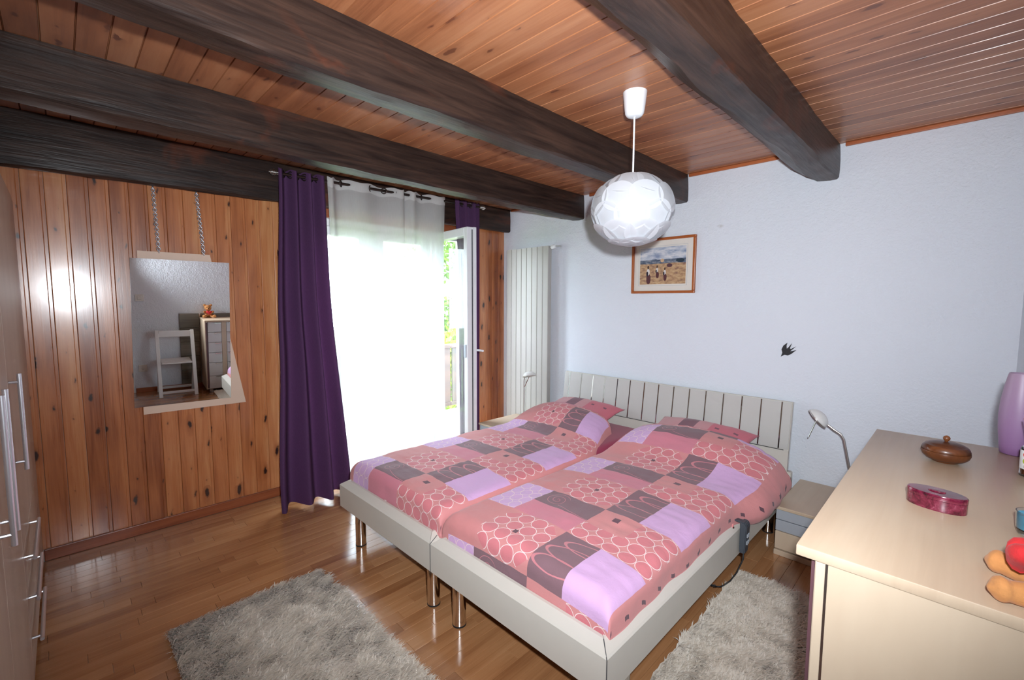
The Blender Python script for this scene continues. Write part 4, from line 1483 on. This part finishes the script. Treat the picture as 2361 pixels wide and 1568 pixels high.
dp = (3.648, -1.40)
df = thing('reed_diffuser', at(*dp), 'small glass reed diffuser with dotted label in front of the vase', 'diffuser')
b_ = bmesh.new()
lathe(b_, [(0.0235, 0.0), (0.0245, 0.002), (0.0245, 0.082), (0.018, 0.090), (0.012, 0.094), (0.012, 0.104), (0.010, 0.104), (0.010, 0.094), (0.0225, 0.080), (0.0225, 0.006)], at(*dp), 28)
obj('bottle', b_, M['clear'], df, True, 40)
b_ = bmesh.new()
lathe(b_, [(0.0222, 0.0062), (0.0222, 0.022)], at(*dp), 28)
obj('liquid', b_, M['amber'], df, True, 40)
b_ = bmesh.new()
def cyl_patch(b2, cx, cy, r, a0, a1, z0, z1, n=14):
    p = [(b2.verts.new((cx + r * math.cos(a), cy + r * math.sin(a), z0)), b2.verts.new((cx + r * math.cos(a), cy + r * math.sin(a), z1))) for a in [a0 + (a1 - a0) * k / n for k in range(n + 1)]]
    for q, w in zip(p, p[1:]):
        b2.faces.new((q[0], w[0], w[1], q[1]))
cyl_patch(b_, dp[0], dp[1], 0.0249, -3.6, -0.6, CZ + 0.022, CZ + 0.076)
lab = obj('label', b_, M['plasticw'], df, True)
def dot(a, z_, r, m):
    b2 = bmesh.new()
    ce = b2.verts.new((dp[0] + 0.0253 * math.cos(a), dp[1] + 0.0253 * math.sin(a), CZ + z_))
    ring = []
    for k in range(18):
        t_ = 2 * PI * k / 18
        aa = a + r * math.cos(t_) / 0.0253
        ring.append(b2.verts.new((dp[0] + 0.0253 * math.cos(aa), dp[1] + 0.0253 * math.sin(aa), CZ + z_ + r * math.sin(t_))))
    for k in range(18):
        b2.faces.new((ce, ring[k], ring[(k + 1) % 18]))
    obj('label_dot', b2, M[m], lab, True)
M['dotred'] = plain('label_red', srgb(214, 66, 56), 0.5, var=0.05)
M['dotgreen'] = plain('label_green', srgb(168, 186, 62), 0.5, var=0.05)
M['dotgrey'] = plain('label_grey', srgb(196, 194, 196), 0.5, var=0.05)
dot(-2.15, 0.064, 0.0082, 'dotred')
dot(-2.15, 0.045, 0.0082, 'dotgreen')
dot(-2.15, 0.029, 0.0060, 'dotgrey')
for k in range(6):
    a = k * 2.1 + 2.6
    b_ = bmesh.new()
    tube(b_, [(dp[0] + 0.006 * math.cos(a + 3.1), dp[1] + 0.006 * math.sin(a + 3.1), CZ + 0.012), (dp[0] + 0.026 * math.cos(a), dp[1] + 0.026 * math.sin(a), CZ + 0.165 + 0.01 * (k % 3))], 0.0017, 6)
    obj('reed', b_, M['reed'], df)

cp_ = (3.618, -1.905)
cd = thing('candle_glass', at(*cp_), 'small blue candle in a glass cup behind the teddy bear', 'candle')
b_ = bmesh.new()
lathe(b_, [(0.022, 0.0), (0.025, 0.002), (0.028, 0.012), (0.030, 0.05), (0.0285, 0.05), (0.0265, 0.013), (0.02, 0.010)], at(*cp_), 30)
obj('cup', b_, M['clear'], cd, True, 40)
b_ = bmesh.new()
lathe(b_, [(0.0195, 0.0105), (0.0262, 0.0135), (0.0280, 0.044), (0.002, 0.0445)], at(*cp_), 30)
wx = obj('wax', b_, M['bluewax'], cd, True, 40)
b_ = bmesh.new()
tube(b_, [(cp_[0], cp_[1], CZ + 0.043), (cp_[0] + 0.001, cp_[1], CZ + 0.052)], 0.001, 6)
obj('wick', b_, M['black'], wx)

# --- teddy bear with a heart, sitting, facing the bed
bp = Vector((3.634, -2.212, CZ))
br = thing('teddy_bear', bp, 'small tan teddy bear holding a red heart at the near end of the chest', 'teddy bear')
b_ = bmesh.new()
def ell(b2, c_, r, rot=None):
    t2 = bmesh.new()
    bmesh.ops.create_uvsphere(t2, u_segments=20, v_segments=14, radius=1)
    R_ = rot.to_matrix() if rot else Matrix.Identity(3)
    for v in t2.verts:
        v.co = bp + Vector(c_) + R_ @ Vector((v.co.x * r[0], v.co.y * r[1], v.co.z * r[2]))
    me = bpy.data.meshes.new('t')
    t2.to_mesh(me)
    t2.free()
    b2.from_mesh(me)
    bpy.data.meshes.remove(me)
from mathutils import Euler
ell(b_, (0.010, 0, 0.048), (0.036, 0.040, 0.050))
ell(b_, (0.000, -0.004, 0.124), (0.038, 0.040, 0.038))
ell(b_, (-0.032, -0.004, 0.114), (0.018, 0.020, 0.016))
for s_ in (-1, 1):
    ell(b_, (0.004, -0.004 + s_ * 0.034, 0.157), (0.009, 0.016, 0.016))
    ell(b_, (-0.018, s_ * 0.040, 0.068), (0.034, 0.015, 0.016), Euler((0, 0.5, s_ * -0.45)))
    ell(b_, (-0.040, s_ * 0.042, 0.019), (0.062, 0.021, 0.0205), Euler((0, 0.02, s_ * -0.35)))
    ell(b_, (-0.080, s_ * 0.057, 0.0215), (0.014, 0.021, 0.0215), Euler((0, 0, s_ * -0.35)))
body = obj('body', b_, M['bear'], br, True)
md = body.modifiers.new('merge', 'REMESH')
md.mode = 'VOXEL'
md.voxel_size = 0.0035
md.use_smooth_shade = True
md = body.modifiers.new('soften', 'SMOOTH')
md.iterations = 3
for s_ in (-1, 1):
    b_ = bmesh.new()
    ell(b_, (-0.034, -0.004 + s_ * 0.016, 0.135), (0.004, 0.004, 0.004))
    obj('eye', b_, M['birdblack'], br, True)
b_ = bmesh.new()
ell(b_, (-0.049, -0.004, 0.119), (0.005, 0.007, 0.005))
obj('nose', b_, M['birdblack'], br, True)
b_ = bmesh.new()
hp = []
for k in range(40):
    a = 2 * PI * k / 40
    hp.append((16 * math.sin(a) ** 3 / 16 * 0.034, (13 * math.cos(a) - 5 * math.cos(2 * a) - 2 * math.cos(3 * a) - math.cos(4 * a)) / 16 * 0.032))
layers = []
for x_, sc_ in ((-0.020, 0.0), (-0.017, 0.55), (-0.010, 0.88), (0.0, 1.0), (0.010, 0.88), (0.016, 0.55), (0.018, 0.0)):
    layers.append([bp + Vector((-0.056 + x_, a * sc_, 0.068 + c_ * sc_)) for a, c_ in hp])
vv = [[b_.verts.new(p) for p in L_] for L_ in layers]
for a, c_ in zip(vv, vv[1:]):
    for k in range(40):
        b_.faces.new((a[k], a[(k + 1) % 40], c_[(k + 1) % 40], c_[k]))
bmesh.ops.remove_doubles(b_, verts=b_.verts, dist=0.0002)
obj('heart', b_, M['red'], br, True)

# ================================================================== THINGS SEEN IN THE MIRROR
fc = thing('folding_chair', (3.46, -2.59, 0), 'white painted folding chair against the right wall, seen in the mirror', 'chair')
cy0, cy1 = -2.785, -2.395
def bar(a, c_, w_, t_, name='leg', m='chairw'):
    """flat bar from a to c_, width w_ along y, thickness t_"""
    a, c_ = Vector(a), Vector(c_)
    d = (c_ - a).normalized()
    nx = d.cross(Vector((0, 1, 0))).normalized()
    b2 = bmesh.new()
    q = [a + Vector((0, -w_ / 2, 0)) - nx * t_ / 2, a + Vector((0, w_ / 2, 0)) - nx * t_ / 2, a + Vector((0, w_ / 2, 0)) + nx * t_ / 2, a + Vector((0, -w_ / 2, 0)) + nx * t_ / 2]
    prism(b2, q, c_ - a)
    bmesh.ops.bevel(b2, geom=list(b2.edges), offset=0.003, segments=1, affect='EDGES')
    return obj(name, b2, M[m], fc)
for y_ in (cy0 + 0.02, cy1 - 0.02):
    bar((3.275, y_, 0.0), (3.50, y_, 0.79), 0.038, 0.022)
    bar((3.615, y_, 0.0), (3.40, y_, 0.41), 0.03, 0.02)
def cross(x_, z_, hz, tx, name, in_=0.04):
    obj(name, box((x_ - tx / 2, cy0 + in_, z_ - hz / 2), (x_ + tx / 2, cy1 - in_, z_ + hz / 2), 0.003), M['chairw'], fc)
cross(3.488, 0.745, 0.075, 0.02, 'top_rail', 0.036)
cross(3.290, 0.055, 0.03, 0.018, 'stretcher', 0.036)
cross(3.595, 0.05, 0.03, 0.018, 'stretcher', 0.036)
for k in range(5):
    x_ = 3.33 + k * 0.058
    obj('seat_slat', box((x_, cy0 + 0.045, 0.395 + k * 0.002), (x_ + 0.05, cy1 - 0.045, 0.412 + k * 0.002), 0.003), M['chairw'], fc)

pn = thing('wood_panel', (XR - 0.012, -1.8, 0.05), 'grey weathered wood panel on the wall behind the chest, seen in the mirror', 'panel')
for k in range(5):
    obj('plank', box((XR - 0.024, -2.52, 0.056 + k * 0.1845), (XR - 0.001, CY0 - 0.006, 0.056 + k * 0.1845 + 0.182), 0.003), M['greywood'], pn)
obj('plank', box((XR - 0.0026, CY0 + 0.01, CZ + 0.002), (XR - 0.0004, -1.10, 0.976), 0.0006), M['greywood'], pn)

def wall_plate(name, y_, z_, label, cat, sock):
    t = thing(name, (XR, y_, z_), label, cat)
    obj('plate', box((XR - 0.010, y_ - 0.042, z_ - 0.042), (XR, y_ + 0.042, z_ + 0.042), 0.004, 2), M['ivory'], t)
    if sock:
        b2 = bmesh.new()
        for q in range(3):
            tube(b2, [(XR - 0.0115, y_ + 0.011 * math.cos(q * 2.1 + 0.5), z_ + 0.011 * math.sin(q * 2.1 + 0.5)), (XR - 0.010, y_ + 0.011 * math.cos(q * 2.1 + 0.5), z_ + 0.011 * math.sin(q * 2.1 + 0.5))], 0.003, 8)
        obj('holes', b2, M['black'], t)
    else:
        obj('rocker', box((XR - 0.015, y_ - 0.022, z_ - 0.022), (XR - 0.010, y_ + 0.022, z_ + 0.022), 0.003), M['ivory'], t)
wall_plate('light_switch', -2.90, 1.171, 'ivory light switch on the right wall, seen in the mirror', 'switch', False)
wall_plate('power_socket', -2.905, 0.299, 'ivory power socket low on the right wall, seen in the mirror', 'socket', True)

# ================================================================== RUGS
def rug(x0, x1, y0, y1, label, seed, dens=62000):
    rr = random.Random(seed)
    t = thing('shaggy_rug', ((x0 + x1) / 2, (y0 + y1) / 2, 0), label, 'rug', 'shaggy rugs')
    obj('backing', box((x0 + 0.01, y0 + 0.01, 0.0), (x1 - 0.01, y1 - 0.01, 0.012), 0.003), M['rugbase'], t)
    n_ = int((x1 - x0) * (y1 - y0) * dens)
    vs_, fs_ = [], []
    o_ = wloc(t)
    for _ in range(n_):
        x_, y_ = rr.uniform(x0 + 0.008, x1 - 0.008), rr.uniform(y0 + 0.008, y1 - 0.008)
        a = 0.8 + 1.1 * nz(x_ * 3.0, y_ * 3.0, seed) + 1.3 * nz(x_ * 16, y_ * 16, seed + 2) + rr.gauss(0, 0.55)
        ln = rr.uniform(0.022, 0.042)
        lean = 0.45 + 0.5 * abs(nz(x_ * 11, y_ * 11, seed + 3)) + rr.uniform(0, 0.35)
        d = Vector((math.cos(a), math.sin(a), 0))
        s_ = Vector((-d.y, d.x, 0)) * rr.uniform(0.0016, 0.0030)
        b0 = Vector((x_, y_, 0.010)) - o_
        p1 = b0 + d * ln * lean * 0.55 + Vector((0, 0, ln * 0.50))
        p2 = b0 + d * ln * lean * 1.25 + Vector((0, 0, ln * (0.80 - 0.22 * lean)))
        k = len(vs_)
        vs_ += [b0 - s_, b0 + s_, p1 + s_ * 0.9, p1 - s_ * 0.9, p2]
        fs_ += [(k, k + 1, k + 2, k + 3), (k + 3, k + 2, k + 4)]
    me = bpy.data.meshes.new('pile')
    me.from_pydata(vs_, [], fs_)
    po2 = obj('pile', me, M['rug'], t, True)
    po2['kind'] = 'stuff'
rug(1.150, 2.44, -3.125, -2.46, 'shaggy beige rug on the floor at the foot of the bed', 31)
rug(2.722, 3.245, -2.24, -0.91, 'shaggy grey-beige rug between the bed and the chest', 57)
